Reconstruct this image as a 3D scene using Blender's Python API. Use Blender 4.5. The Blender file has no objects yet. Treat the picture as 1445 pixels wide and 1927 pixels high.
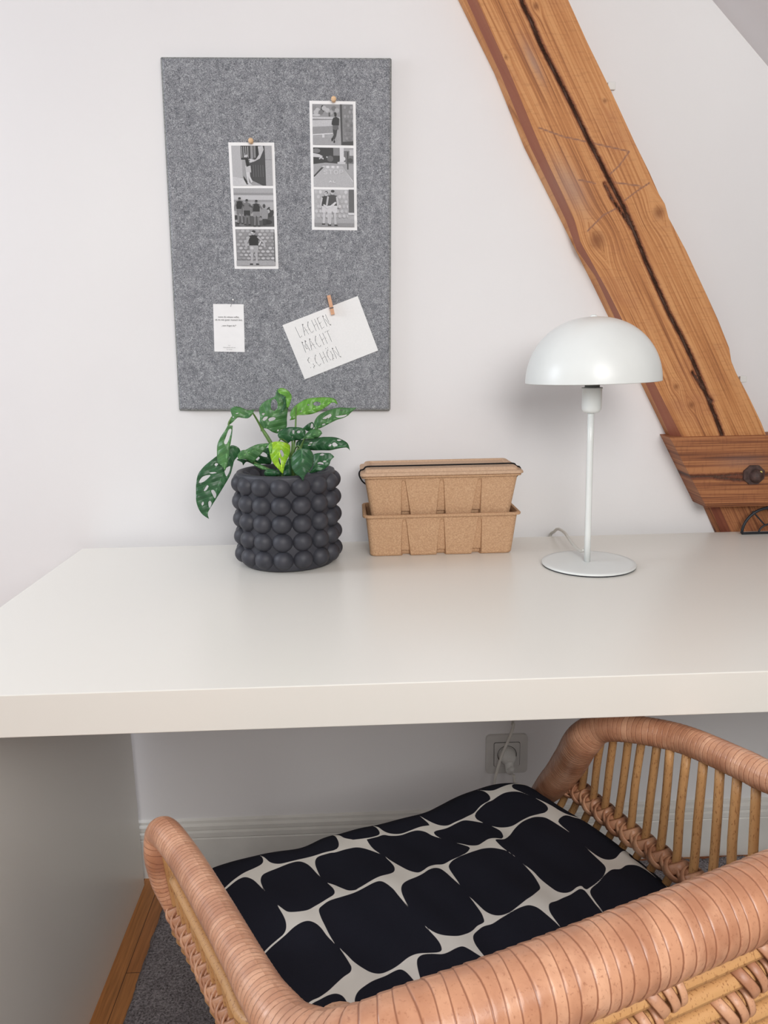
import bpy, bmesh, math, random
import numpy as np
from mathutils import Vector, Matrix
from mathutils.geometry import delaunay_2d_cdt
random.seed(7)
R = math.radians
scene = bpy.context.scene
COL = scene.collection

# ------------------------------------------------------------------ camera frame (1445 x 1927)
FPX, CX, CY = 1450.0, 722.5, 963.5
PIT, YAW, ROL = R(11.6), R(1.9), R(1.03)
CAM = Vector((0, -1.44, 1.088))
fwd = Vector((math.sin(YAW)*math.cos(PIT), math.cos(YAW)*math.cos(PIT), -math.sin(PIT)))
r0 = Vector((math.cos(YAW), -math.sin(YAW), 0)); u0 = r0.cross(fwd)
rgt = r0*math.cos(ROL) - u0*math.sin(ROL); upv = u0*math.cos(ROL) + r0*math.sin(ROL)
def at(px, py, x=None, y=None, z=None):
    """measured point of the photograph on a known plane of the room -> world position"""
    d = fwd + rgt*((px-CX)/FPX) - upv*((py-CY)/FPX)
    if y is not None: t = (y-CAM.y)/d.y
    elif z is not None: t = (z-CAM.z)/d.z
    else: t = (x-CAM.x)/d.x
    return CAM + d*t

WALL = 0.045      # y of the back wall
DESK = 0.733      # height of the table top

# ------------------------------------------------------------------ materials
def s2l(c):
    c = c/255.0
    return c/12.92 if c <= .04045 else ((c+.055)/1.055)**2.4
def rgb(r, g, b): return (s2l(r), s2l(g), s2l(b), 1)
class NT:
    def __init__(s, name, rough=.5, spec=.5):
        s.m = bpy.data.materials.new(name); s.m.use_nodes = True
        s.t = s.m.node_tree; s.t.nodes.clear()
        s.out = s.n('ShaderNodeOutputMaterial'); s.b = s.n('ShaderNodeBsdfPrincipled')
        s.l(s.b.outputs[0], s.out.inputs[0])
        s.b.inputs['Roughness'].default_value = rough
        s.b.inputs['Specular IOR Level'].default_value = spec
    def n(s, typ, **kw):
        nd = s.t.nodes.new(typ)
        for k, v in kw.items(): setattr(nd, k, v)
        return nd
    def l(s, a, b): s.t.links.new(a, b)
    def val(s, sock, v):
        if hasattr(v, 'is_output') or isinstance(v, bpy.types.NodeSocket): s.l(v, sock)
        else: sock.default_value = v
    def coord(s, which='Object', scale=None):
        c = s.n('ShaderNodeTexCoord').outputs[which]
        if scale is None: return c
        m = s.n('ShaderNodeMapping'); m.inputs['Scale'].default_value = scale
        s.l(c, m.inputs[0]); return m.outputs[0]
    def attr(s, name, out='Fac'):
        a = s.n('ShaderNodeAttribute'); a.attribute_name = name; return a.outputs[out]
    def noise(s, vec, scale, detail=4, rough=.5, dist=0, dims='3D'):
        k = s.n('ShaderNodeTexNoise'); k.noise_dimensions = dims
        k.inputs['Scale'].default_value = scale; k.inputs['Detail'].default_value = detail
        k.inputs['Roughness'].default_value = rough; k.inputs['Distortion'].default_value = dist
        if vec is not None: s.l(vec, k.inputs['Vector'])
        return k.outputs['Fac']
    def math(s, op, a, b=0.0, c=0.0, clamp=False):
        k = s.n('ShaderNodeMath', operation=op, use_clamp=clamp)
        for i, v in enumerate((a, b, c)):
            s.val(k.inputs[i], v)
        return k.outputs[0]
    def mix(s, f, a, b, blend='MIX'):
        k = s.n('ShaderNodeMix', data_type='RGBA', blend_type=blend)
        s.val(k.inputs[0], f); s.val(k.inputs[6], a); s.val(k.inputs[7], b)
        return k.outputs[2]
    def ramp(s, f, stops):
        k = s.n('ShaderNodeValToRGB'); e = k.color_ramp.elements
        while len(e) > 1: e.remove(e[-1])
        e[0].position = stops[0][0]; e[0].color = stops[0][1]
        for p, c in stops[1:]:
            q = e.new(p); q.color = c
        s.l(f, k.inputs[0]); return k.outputs[0]
    def step(s, f, lo, hi):
        k = s.n('ShaderNodeMapRange'); k.interpolation_type = 'SMOOTHSTEP'
        s.val(k.inputs[0], f); k.inputs[1].default_value = lo; k.inputs[2].default_value = hi
        return k.outputs[0]
    def color(s, c): s.val(s.b.inputs['Base Color'], c); return s
    def rough(s, c): s.val(s.b.inputs['Roughness'], c); return s
    def bump(s, h, strength=.3, dist=.001):
        k = s.n('ShaderNodeBump'); k.inputs['Strength'].default_value = strength
        k.inputs['Distance'].default_value = dist
        s.l(h, k.inputs['Height']); s.l(k.outputs[0], s.b.inputs['Normal']); return s

def plain(name, c, rough=.5, spec=.5, var=.04, scale=30, bump=0, bdist=.0005, metal=0):
    t = NT(name, rough, spec); co = t.coord()
    n = t.noise(co, scale, 5)
    dark = tuple(v*(1-var*2) for v in c[:3])+(1,); lite = tuple(min(1, v*(1+var*2)) for v in c[:3])+(1,)
    t.color(t.ramp(n, [(.3, dark), (.7, lite)]))
    t.b.inputs['Metallic'].default_value = metal
    if bump: t.bump(t.noise(co, scale*4, 4), bump, bdist)
    return t.m
M = {}
# painted plaster
t = NT('wall_paint', .75, .2); co = t.coord()
t.color(t.ramp(t.noise(co, 1.6, 3), [(.3, rgb(226, 224, 225)), (.7, rgb(232, 231, 231))]))
t.bump(t.noise(co, 22, 6, .6), .25, .002); M['wall'] = t.m
t = NT('slope_paint', .8, .2); co = t.coord()
t.color(t.ramp(t.noise(co, 2, 3), [(.3, rgb(214, 211, 212)), (.7, rgb(222, 219, 220))]))
t.bump(t.noise(co, 30, 6, .6), .2, .002); M['slope'] = t.m
M['shade_wall'] = plain('shade_wall_grey', rgb(120, 117, 116), .8, .15, .03, 10)  # mid grey so the added side wall darkens its corner
M['skirting'] = plain('skirting_paint', rgb(222, 220, 215), .45, .4, .03, 14)
# table lacquer
t = NT('table_lacquer', .29, .45); co = t.coord()
t.color(t.mix(t.noise(co, 2.3, 2), rgb(229, 226, 218), rgb(233, 230, 224))); M['lacquer'] = t.m
# parquet
t = NT('parquet', .4, .4); co = t.coord('Object', (1, 1, 1))
br = t.n('ShaderNodeTexBrick'); br.offset = .37
mp = t.n('ShaderNodeMapping'); mp.inputs['Rotation'].default_value = (0, 0, R(90)); mp.inputs['Location'].default_value = (.12, .441, 0)
t.l(t.coord(), mp.inputs[0]); t.l(mp.outputs[0], br.inputs[0])
br.inputs['Scale'].default_value = 1; br.inputs['Brick Width'].default_value = .55; br.inputs['Row Height'].default_value = .035
br.inputs['Mortar Size'].default_value = .0006
br.inputs['Color1'].default_value = rgb(200, 138, 82); br.inputs['Color2'].default_value = rgb(156, 84, 48); br.inputs['Mortar'].default_value = rgb(60, 32, 20)
g = t.noise(t.coord('Object', (60, 3, 1)), 3, 6, .6, .4)
t.color(t.mix(.5, br.outputs[0], t.ramp(g, [(.3, rgb(90, 70, 60)), (.7, rgb(250, 240, 230))]), 'MULTIPLY'))
M['parquet'] = t.m
# carpet
t = NT('rug_pile', .95, .05); co = t.coord()
n = t.noise(co, 260, 4, .7); n2 = t.noise(co, 18, 3)
t.color(t.mix(n2, t.ramp(n, [(.3, rgb(74, 68, 70)), (.66, rgb(200, 192, 194))]), t.ramp(n, [(.3, rgb(58, 53, 57)), (.7, rgb(160, 152, 156))])))
t.bump(n, .9, .006); M['rug'] = t.m
# grey felt
t = NT('grey_felt', .95, .05); co = t.coord()
w = t.noise(co, 40, 2, .5)
a = t.noise(co, 330, 3, .7, 2.2); b_ = t.noise(co, 900, 2, .6, .5); c_ = t.noise(co, 70, 3, .6, 1.0)
h = t.math('ADD', t.math('ADD', t.math('MULTIPLY', a, .62), t.math('MULTIPLY', b_, .22)), t.math('MULTIPLY', c_, .16))
t.color(t.ramp(h, [(.38, rgb(84, 86, 93)), (.5, rgb(132, 134, 139)), (.60, rgb(188, 190, 194))]))
t.bump(h, .5, .002); M['felt'] = t.m
t = NT('felt_edge', .95, .05); t.color(t.ramp(t.noise(t.coord(), 300, 3), [(.3, rgb(110, 112, 112)), (.7, rgb(158, 160, 158))])); M['felt_edge'] = t.m
M['paper'] = plain('paper', rgb(238, 238, 239), .6, .3, .01, 60)
M['paper_card'] = plain('paper_card', rgb(235, 235, 235), .7, .2, .01, 300, .15, .0003)
M['ink'] = plain('ink', rgb(70, 70, 74), .7, .2, .02, 60)
M['ink_soft'] = plain('ink_soft', rgb(168, 168, 171), .7, .2, .02, 60)
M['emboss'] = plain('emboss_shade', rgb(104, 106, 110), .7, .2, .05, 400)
M['emboss_light'] = plain('emboss_light', rgb(250, 250, 250), .6, .3, .01, 60)
M['pin_wood'] = plain('pin_wood', rgb(226, 190, 150), .5, .4, .06, 300)
M['peg_wood'] = plain('peg_wood', rgb(214, 165, 132), .6, .3, .05, 200)
M['steel'] = plain('steel', rgb(150, 150, 152), .35, .5, .03, 200, metal=1)
M['white_plastic'] = plain('white_plastic', rgb(222, 222, 219), .4, .4, .02, 30)
M['socket_plastic'] = plain('socket_plastic', rgb(205, 203, 200), .4, .4, .02, 30)
M['socket_shadow'] = plain('socket_gap', rgb(70, 68, 66), .8, .1, .02, 30)
M['cord'] = plain('cord_plastic', rgb(214, 212, 205), .45, .4, .02, 50)
M['lamp'] = plain('lamp_lacquer', rgb(226, 229, 227), .32, .5, .01, 20)
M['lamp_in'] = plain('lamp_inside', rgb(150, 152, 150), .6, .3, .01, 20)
M['rubber'] = plain('black_rubber', rgb(32, 36, 46), .6, .3, .05, 60)
M['elastic'] = plain('black_elastic', rgb(24, 25, 28), .8, .2, .1, 900)
M['black_wire'] = plain('black_wire', rgb(34, 38, 44), .45, .4, .05, 60)
M['iron'] = plain('rusty_iron', rgb(72, 54, 50), .6, .4, .25, 120, .5, .001)
M['yellow_paint'] = plain('old_yellow_paint', rgb(196, 186, 110), .6, .3, .1, 300)
M['soil'] = plain('potting_soil', rgb(40, 30, 26), .95, .1, .4, 120, 1, .003)
M['stem'] = plain('stem_green', rgb(95, 128, 66), .45, .4, .12, 90)
# pot: matt anthracite ceramic
t = NT('pot_glaze', .52, .42); co = t.coord()
t.color(t.ramp(t.noise(co, 60, 5), [(.3, rgb(50, 51, 58)), (.7, rgb(62, 62, 69))]))
t.bump(t.noise(co, 700, 3), .1, .0004); M['pot'] = t.m
# moulded fibre
t = NT('moulded_fibre', .85, .15); co = t.coord()
n = t.noise(co, 420, 4, .7); n2 = t.noise(co, 60, 4)
t.color(t.mix(t.math('MULTIPLY', n2, .5), t.ramp(n, [(.25, rgb(160, 124, 95)), (.5, rgb(194, 157, 124)), (.74, rgb(222, 188, 154))]), rgb(190, 150, 116)))
t.bump(n, .35, .0008); M['fibre'] = t.m
t = NT('moulded_fibre_lid', .7, .3); co = t.coord()
n = t.noise(co, 300, 4, .7)
t.color(t.ramp(n, [(.25, rgb(180, 147, 120)), (.75, rgb(208, 176, 148))])); t.bump(n, .2, .0006); M['fibre_lid'] = t.m
# cushion cloth: dark blobs / white network from the mesh attribute 'white' (signed distance, metres)
t = NT('cushion_cloth', .9, .12); co = t.coord()
f = t.step(t.attr('white'), -.00035, .00035)
we = t.noise(co, 1500, 2)
t.color(t.mix(f, t.mix(we, rgb(27, 28, 37), rgb(40, 41, 51)), t.mix(t.noise(co, 30, 4), rgb(222, 218, 210), rgb(238, 235, 228))))
t.bump(we, .12, .0004); M['cushion'] = t.m
# rattan peel wrapped round a pole: attribute 'wrap' counts the turns
def wrap_mat(name, base, dark, lite, rough=.38):
    t = NT(name, rough, .5); co = t.coord(); w = t.attr('wrap')
    fl = t.math('FLOOR', w); fr = t.math('FRACT', w)
    wn = t.n('ShaderNodeTexWhiteNoise', noise_dimensions='1D'); t.l(fl, wn.inputs['W'])
    edge = t.math('MINIMUM', fr, t.math('SUBTRACT', 1.0, fr))
    groove = t.step(edge, 0, .09)
    pores = t.noise(co, 420, 3, .6, .3); blot = t.noise(co, 30, 4)
    c = t.mix(wn.outputs[0], base, lite)
    c = t.mix(t.step(blot, .35, .7), c, t.mix(.5, base, dark))
    c = t.mix(t.math('MULTIPLY', t.step(pores, .56, .72), .55), c, dark)
    c = t.mix(groove, t.mix(.18, dark, (0.06, .025, .012, 1)), c)
    t.color(c); t.bump(t.math('ADD', t.math('MULTIPLY', groove, .6), t.math('MULTIPLY', pores, .3)), .35, .001)
    return t.m
M['wrap'] = wrap_mat('rattan_peel', rgb(198, 144, 112), rgb(150, 96, 70), rgb(218, 168, 136), .28)
M['wrap_dark'] = wrap_mat('rattan_peel_braid', rgb(190, 138, 106), rgb(134, 84, 60), rgb(208, 160, 126), .40)
t = NT('rattan_rod', .45, .4); co = t.coord()
p = t.noise(t.coord('Object', (1, 1, .3)), 560, 3, .6)
c = t.mix(t.noise(co, 25, 3), rgb(206, 160, 108), rgb(190, 141, 92))
t.color(t.mix(t.math('MULTIPLY', t.step(p, .56, .66), .75), c, rgb(140, 90, 54))); t.bump(p, .15, .0005); M['rod'] = t.m
# old pine beams: attributes gx (across grain), gz (along), crack (distance m), scratch, red
def beam_mat(name, c1, c2, c3, red):
    t = NT(name, .62, .28)
    gx = t.attr('gx'); gz = t.attr('gz')
    cb = t.n('ShaderNodeCombineXYZ'); t.l(gx, cb.inputs[0]); t.l(t.math('MULTIPLY', gz, .05), cb.inputs[1])
    v = cb.outputs[0]
    warp = t.noise(v, 9, 3, .6)
    gxx = t.math('ADD', gx, t.math('MULTIPLY', warp, .018))
    cb2 = t.n('ShaderNodeCombineXYZ'); t.l(gxx, cb2.inputs[0]); t.l(t.math('MULTIPLY', gz, .012), cb2.inputs[1])
    ring = t.noise(cb2.outputs[0], 300, 3, .6); ringf = t.noise(cb2.outputs[0], 620, 2, .5)
    wide = t.noise(cb2.outputs[0], 34, 2, .5)
    c = t.ramp(t.math('ADD', t.math('MULTIPLY', ring, .65), t.math('MULTIPLY', wide, .35)), [(.37, c3), (.47, c2), (.57, c1)])
    cb3 = t.n('ShaderNodeCombineXYZ'); t.l(t.math('MULTIPLY', gx, .25), cb3.inputs[0]); t.l(gz, cb3.inputs[1])
    saw = t.noise(cb3.outputs[0], 190, 2, .6)
    c = t.mix(t.math('MULTIPLY', t.step(saw, .5, .7), .22), c, c3)
    cbg = t.n('ShaderNodeCombineXYZ'); t.l(gx, cbg.inputs[0]); t.l(gz, cbg.inputs[1])
    blot = t.noise(cbg.outputs[0], 7, 4, .6)
    c = t.mix(t.math('MULTIPLY', t.step(blot, .5, .75), .35), c, red)
    c = t.mix(t.attr('red'), c, red)
    c = t.mix(t.math('MULTIPLY', t.attr('knot'), .75), c, rgb(126, 76, 46))
    c = t.mix(t.math('MULTIPLY', t.attr('grey'), .5), c, rgb(150, 132, 126))
    c = t.mix(t.step(t.attr('scratch'), .0022, .0008), c, rgb(146, 104, 84))
    rag = t.math('ADD', t.attr('crack'), t.math('MULTIPLY', t.math('SUBTRACT', t.noise(cbg.outputs[0], 110, 3, .7), .5), .005))
    c = t.mix(t.step(rag, .0085, .003), c, t.mix(.6, red, c3))
    cr = t.mix(t.noise(cbg.outputs[0], 300, 3, .7), rgb(30, 18, 14), rgb(112, 78, 62))
    c = t.mix(t.step(rag, .0036, .0022), c, cr)
    t.color(c)
    hh = t.math('ADD', t.math('MULTIPLY', ring, .5), t.math('ADD', t.math('MULTIPLY', ringf, .2), t.math('MULTIPLY', saw, .25)))
    t.bump(t.math('SUBTRACT', hh, t.math('MULTIPLY', t.step(rag, .006, .001), 1.5)), .55, .003)
    return t.m
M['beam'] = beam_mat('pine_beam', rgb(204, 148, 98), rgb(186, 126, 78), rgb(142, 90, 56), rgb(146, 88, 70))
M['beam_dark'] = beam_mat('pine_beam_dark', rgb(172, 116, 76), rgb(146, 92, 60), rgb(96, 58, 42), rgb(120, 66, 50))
# photograph prints: mesh colour attribute
t = NT('photo_print', .45, .35)
col = t.attr('pc', 'Color'); n = t.noise(t.coord(), 900, 3, .7)
t.color(t.mix(.35, col, t.ramp(n, [(.3, (.25, .25, .26, 1)), (.7, (1, 1, 1, 1))]), 'MULTIPLY')); M['photo'] = t.m
# leaves
def leaf_mat(name, c1, c2, rough=.38):
    t = NT(name, rough, .45); co = t.coord()
    n = t.noise(co, 55, 4, .6); v = t.attr('vein')
    c = t.ramp(n, [(.3, c1), (.7, c2)])
    fr = t.math('PINGPONG', t.attr('along'), .0065)
    c = t.mix(t.math('MULTIPLY', t.step(fr, .0009, 0.0), .35), c, tuple(min(1, q*1.7+.02) for q in c2[:3])+(1,))
    c = t.mix(t.step(v, .0011, .0004), c, tuple(min(1, q*1.8+.03) for q in c2[:3])+(1,))
    t.color(c); t.bump(t.math('ADD', fr, t.math('MULTIPLY', n, .002)), .5, .4)
    t.b.inputs['Subsurface Weight'].default_value = .0
    return t.m
M['leaf_dark'] = leaf_mat('leaf_dark', rgb(32, 74, 44), rgb(50, 98, 58))
M['leaf_mid'] = leaf_mat('leaf_mid', rgb(58, 104, 62), rgb(82, 128, 72))
M['leaf_light'] = leaf_mat('leaf_light', rgb(82, 138, 50), rgb(110, 164, 66))
M['leaf_lime'] = leaf_mat('leaf_lime', rgb(104, 160, 22), rgb(160, 200, 44))

# ------------------------------------------------------------------ object helpers
def tag(o, label=None, cat=None, group=None, kind=None):
    if label: o['label'] = label
    if cat: o['category'] = cat
    if group: o['group'] = group
    if kind: o['kind'] = kind
    return o
def empty(name, loc, label, cat, group=None):
    o = bpy.data.objects.new(name, None); COL.objects.link(o); o.location = loc
    o.empty_display_size = .03
    return tag(o, label, cat, group)
def link(name, me, mats, parent=None, smooth=False, auto=None):
    if not isinstance(mats, (list, tuple)): mats = [mats]
    for m in mats: me.materials.append(m)
    if smooth:
        me.polygons.foreach_set('use_smooth', [True]*len(me.polygons))
    o = bpy.data.objects.new(name, me); COL.objects.link(o)
    if parent is not None:
        o.parent = parent
        o.matrix_parent_inverse = Matrix.Translation(parent_world(parent)).inverted()
    if auto:
        md = o.modifiers.new('n', 'WEIGHTED_NORMAL') if False else None
    return o
def parent_world(p):
    v = Vector(p.location)
    q = p
    while q.parent is not None:
        # children built in world coordinates keep location 0 themselves
        return Vector((0, 0, 0)) if q.type != 'EMPTY' else v
    return v if p.type == 'EMPTY' else Vector((0, 0, 0))
def sub(o, parent):
    o.parent = parent; return o
class MB:
    """collects world-space pieces into one mesh"""
    def __init__(s): s.v = []; s.f = []; s.mi = []; s.at = {}; s.sm = []
    def add(s, verts, faces, mi=0, smooth=False, **attrs):
        b = len(s.v); s.v += [tuple(v) for v in verts]
        s.f += [tuple(b+i for i in f) for f in faces]; s.mi += [mi]*len(faces); s.sm += [smooth]*len(faces)
        for k in set(list(s.at)+list(attrs)):
            a = s.at.setdefault(k, [])
            a += [0.0]*(b-len(a)) if len(a) < b else []
            a += list(attrs.get(k, [0.0]*len(verts)))
        return s
    def box(s, lo, hi, mi=0, bev=0):
        bm = bmesh.new(); bmesh.ops.create_cube(bm, size=1)
        c = [(a+b)/2 for a, b in zip(lo, hi)]; d = [b-a for a, b in zip(lo, hi)]
        for v in bm.verts: v.co = Vector((c[i]+v.co[i]*d[i] for i in range(3)))
        if bev: bmesh.ops.bevel(bm, geom=bm.edges[:], offset=bev, segments=3, affect='EDGES', profile=.5)
        s.bm(bm, mi, False); bm.free(); return s
    def bm(s, bm, mi=0, smooth=False):
        bm.verts.index_update()
        s.add([v.co.copy() for v in bm.verts], [[v.index for v in f.verts] for f in bm.faces], mi, smooth)
    def prism(s, pts, y0, y1, mi=0):
        """outline pts (x,z) extruded from y0 (front) to y1"""
        n = len(pts)
        v = [(x, y0, z) for x, z in pts]+[(x, y1, z) for x, z in pts]
        f = [list(range(n)), list(range(2*n-1, n-1, -1))]+[[i, i+n, (i+1) % n+n, (i+1) % n] for i in range(n)]
        return s.add(v, f, mi)
    def lathe(s, prof, c, seg=48, mi=0, axis='z', close=False, smooth=True):
        v = []; f = []; m = len(prof)
        for i in range(seg):
            a = 2*math.pi*i/seg
            for r, h in prof:
                p = (r*math.cos(a), r*math.sin(a), h)
                if axis == 'y': p = (p[0], p[2], p[1])
                v.append((c[0]+p[0], c[1]+p[1], c[2]+p[2]))
        for i in range(seg):
            j = (i+1) % seg
            for k in range(m-1): f.append((i*m+k, j*m+k, j*m+k+1, i*m+k+1) if axis == 'z' else (i*m+k, i*m+k+1, j*m+k+1, j*m+k))
        if prof[0][0] > 1e-6 and close: f.append([i*m for i in range(seg)][::-1])
        if prof[-1][0] > 1e-6 and close: f.append([i*m+m-1 for i in range(seg)])
        s.add(v, f, mi, smooth); return s
    def sphere(s, c, r, mi=0, sx=1, sy=1, sz=1, u=20, w=12):
        bm = bmesh.new(); bmesh.ops.create_uvsphere(bm, u_segments=u, v_segments=w, radius=r)
        for v in bm.verts: v.co = Vector((c[0]+v.co.x*sx, c[1]+v.co.y*sy, c[2]+v.co.z*sz))
        s.bm(bm, mi, True); bm.free(); return s
    def tube(s, pts, rad, n=10, mi=0, pitch=None, amp=.06, ell=None, sub=None, cap=True, step=None, lean=1.0, w0=0.0):
        P_ = spline(pts, step or (pitch/6 if pitch else .004)); L = [0]
        for a, b in zip(P_, P_[1:]): L.append(L[-1]+(b-a).length)
        tot = L[-1]
        rs = rad if isinstance(rad, (list, tuple)) else [rad, rad]
        def rr(u):
            x = u*(len(rs)-1); i = min(int(x), len(rs)-2); t_ = x-i; t_ = t_*t_*(3-2*t_); return rs[i]*(1-t_)+rs[i+1]*t_
        fr = frames(P_); v = []; f = []; wr = []
        cols = n+1
        for i, p in enumerate(P_):
            T, N, B = fr[i]
            for j in range(cols):
                a = 2*math.pi*j/n
                w = (L[i]/pitch + lean*j/n + w0) if pitch else 0
                q = w-math.floor(w)
                k = 1+amp*(math.sin(math.pi*q)**.6*(1.0-.35*q)) if pitch else 1
                r = rr(L[i]/tot)*k
                e = ell if ell else 1
                v.append(p+N*(math.cos(a)*r)+B*(math.sin(a)*r*e)); wr.append(w)
        for i in range(len(P_)-1):
            for j in range(n): f.append((i*cols+j, i*cols+j+1, (i+1)*cols+j+1, (i+1)*cols+j))
        if cap:
            f.append([j for j in range(n)][::-1]); f.append([(len(P_)-1)*cols+j for j in range(n)])
        s.add(v, f, mi, True, wrap=wr); return s
    def band(s, c, A, B, w, th, mi=0, n=26, a0=0, a1=2*math.pi, wv=.5, tilt=0):
        """flat cane strip running round the ellipse c + A cos + B sin"""
        W = A.cross(B).normalized(); v = []; f = []; wr = []
        closed = abs(a1-a0-2*math.pi) < 1e-4
        for i in range(n+(0 if closed else 1)):
            a = a0+(a1-a0)*i/n
            o = (A*math.cos(a)+B*math.sin(a)); nn = o.normalized()
            Wd = (W+nn*0).normalized()
            for (sw, st) in ((-1, -.2), (-.7, .7), (0, 1), (.7, .7), (1, -.2), (0, -.6)):
                v.append(c+o+Wd*(sw*w/2)+nn*(st*th)); wr.append(wv+.38*sw)
        m = n if closed else n
        cnt = n if closed else n+1
        for i in range(m):
            j = (i+1) % cnt
            for k in range(6): f.append((i*6+k, i*6+(k+1) % 6, j*6+(k+1) % 6, j*6+k))
        s.add(v, f, mi, True, wrap=wr); return s
    def build(s, name, mats, parent=None, fix=True):
        me = bpy.data.meshes.new(name); me.from_pydata(s.v, [], s.f)
        me.polygons.foreach_set('material_index', s.mi); me.polygons.foreach_set('use_smooth', s.sm)
        for k, a in s.at.items():
            a += [0.0]*(len(s.v)-len(a))
            at_ = me.attributes.new(k, 'FLOAT', 'POINT'); at_.data.foreach_set('value', a)
        if fix:
            bm = bmesh.new(); bm.from_mesh(me); bmesh.ops.recalc_face_normals(bm, faces=bm.faces[:]); bm.to_mesh(me); bm.free()
        me.update()
        return link(name, me, mats, parent)
def spline(pts, step=.004):
    pts = [Vector(p) for p in pts]
    if len(pts) == 2:
        n = max(1, int((pts[1]-pts[0]).length/step)); return [pts[0].lerp(pts[1], i/n) for i in range(n+1)]
    Q = [pts[0]*2-pts[1]]+pts+[pts[-1]*2-pts[-2]]; out = []
    for i in range(1, len(Q)-2):
        a, b, c, d = Q[i-1:i+3]; n = max(1, int((c-b).length/step))
        for k in range(n):
            t_ = k/n
            out.append(.5*((2*b)+(c-a)*t_+(2*a-5*b+4*c-d)*t_*t_+(3*b-a-3*c+d)*t_**3))
    out.append(pts[-1]); return out
def frames(P_):
    out = []; N = None
    for i, p in enumerate(P_):
        T = (P_[min(i+1, len(P_)-1)]-P_[max(i-1, 0)]).normalized()
        if N is None:
            N = T.cross(Vector((0, 0, 1)))
            if N.length < .1: N = T.cross(Vector((1, 0, 0)))
        N = (N-T*N.dot(T)).normalized(); B = T.cross(N); out.append((T, N, B))
    return out
def outline_spline(pts, step=1.0):
    """closed 2-D outline; entries (x,y) smooth, (x,y,1) sharp corner"""
    n = len(pts); out = []
    sh = [len(p) > 2 for p in pts]; P_ = [Vector((p[0], p[1])) for p in pts]
    for i in range(n):
        b, c = P_[i], P_[(i+1) % n]
        a = P_[i-1] if not sh[i] else b*2-c if False else b
        d = P_[(i+2) % n] if not sh[(i+1) % n] else c
        m0 = (c-a)*.5 if not sh[i] else (c-b)*.5
        m1 = (d-b)*.5 if not sh[(i+1) % n] else (c-b)*.5
        k = max(1, int((c-b).length/step))
        for j in range(k):
            t_ = j/k; t2 = t_*t_; t3 = t2*t_
            out.append(b*(2*t3-3*t2+1)+m0*(t3-2*t2+t_)+c*(-2*t3+3*t2)+m1*(t3-t2))
    return out
def rounded(x0, x1, z0, z1, r, n=5):
    o = []
    for cx, cz, a in ((x1-r, z1-r, 0), (x0+r, z1-r, 90), (x0+r, z0+r, 180), (x1-r, z0+r, 270)):
        for i in range(n+1):
            q = R(a+90*i/n); o.append((cx+r*math.cos(q), cz+r*math.sin(q)))
    return o
def struct(o): return tag(o, kind='structure')

# ================================================================== THE ROOM
def quad(name, pts, mat):
    me = bpy.data.meshes.new(name); me.from_pydata([tuple(p) for p in pts], [], [list(range(len(pts)))])
    return struct(link(name, me, mat))
# slope of the roof meets the back wall along a 45 degree line
s0 = at(1340, 0, y=WALL); s1 = at(1445, 125, y=WALL)
dz = (s1.z-s0.z)/(s1.x-s0.x)
zt = 2.45; xt = s0.x+(zt-s0.z)/dz; xb = s0.x+(0-s0.z)/dz
XK = .985; zk = s0.z+(XK-s0.x)*dz     # unseen low wall past the desk end, added to shade the right side
MB().prism([(-2.4, 0), (XK, 0), (XK, zk), (xt, zt), (-2.4, zt)], WALL, WALL+.08).build('wall_back', M['wall'])
struct(bpy.data.objects['wall_back'])
o = MB().box((-2.4, -3.2, -.05), (XK+.08, WALL+.08, 0)).build('floor', M['parquet']); struct(o)
MB().box((XK, -3.2, 0), (XK+.06, WALL+.0005, zk)).build('shade_wall_right', M['shade_wall'])
struct(bpy.data.objects['shade_wall_right'])
th = .06
o = MB().add([(xt, -3.2, zt), (xt, WALL, zt), (XK, WALL, zk), (XK, -3.2, zk), (xt+th, -3.2, zt+th), (xt+th, WALL, zt+th), (XK+th, WALL, zk+th), (XK+th, -3.2, zk+th)],
             [(0, 1, 2, 3), (7, 6, 5, 4), (0, 4, 5, 1), (1, 5, 6, 2), (2, 6, 7, 3), (3, 7, 4, 0)]).build('ceiling', M['slope']); struct(o)
# skirting board: plain board with stepped moulding on top
b = MB(); prof = [(0, 0), (-.013, 0), (-.013, .088), (-.011, .090), (-.0135, .093), (-.0135, .103), (-.009, .106), (-.011, .109), (-.011, .117), (-.006, .121), (-.006, .127), (0, .130)]
xa, xz = -2.4, XK
v = [(x, WALL+py, pz) for x in (xa, xz) for py, pz in prof]; n = len(prof)
b.add(v, [[i, i+1, n+i+1, n+i] for i in range(n-1)]+[list(range(n)), list(range(2*n-1, n-1, -1))])
struct(b.build('baseboard_back', M['skirting']))

# rug
nx, ny = 150, 190; X0, X1, Y0, Y1 = -.415, .912, -2.1, .012
v = []; f = []
for j in range(ny+1):
    for i in range(nx+1):
        x = X0+(X1-X0)*i/nx; y = Y0+(Y1-Y0)*j/ny
        e = 0 if i in (0, nx) or j in (0, ny) else 1
        if i == 0: x += random.uniform(-.003, .003)
        v.append((x, y, .001+e*(.015+random.uniform(0, .005))))
for j in range(ny):
    for i in range(nx): a = j*(nx+1)+i; f.append((a, a+1, a+nx+2, a+nx+1))
b = MB(); b.add(v, f, 0, True); o = b.build('rug', M['rug'])
tag(o, 'grey short pile rug on the wooden floor under the desk', 'rug')

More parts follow.
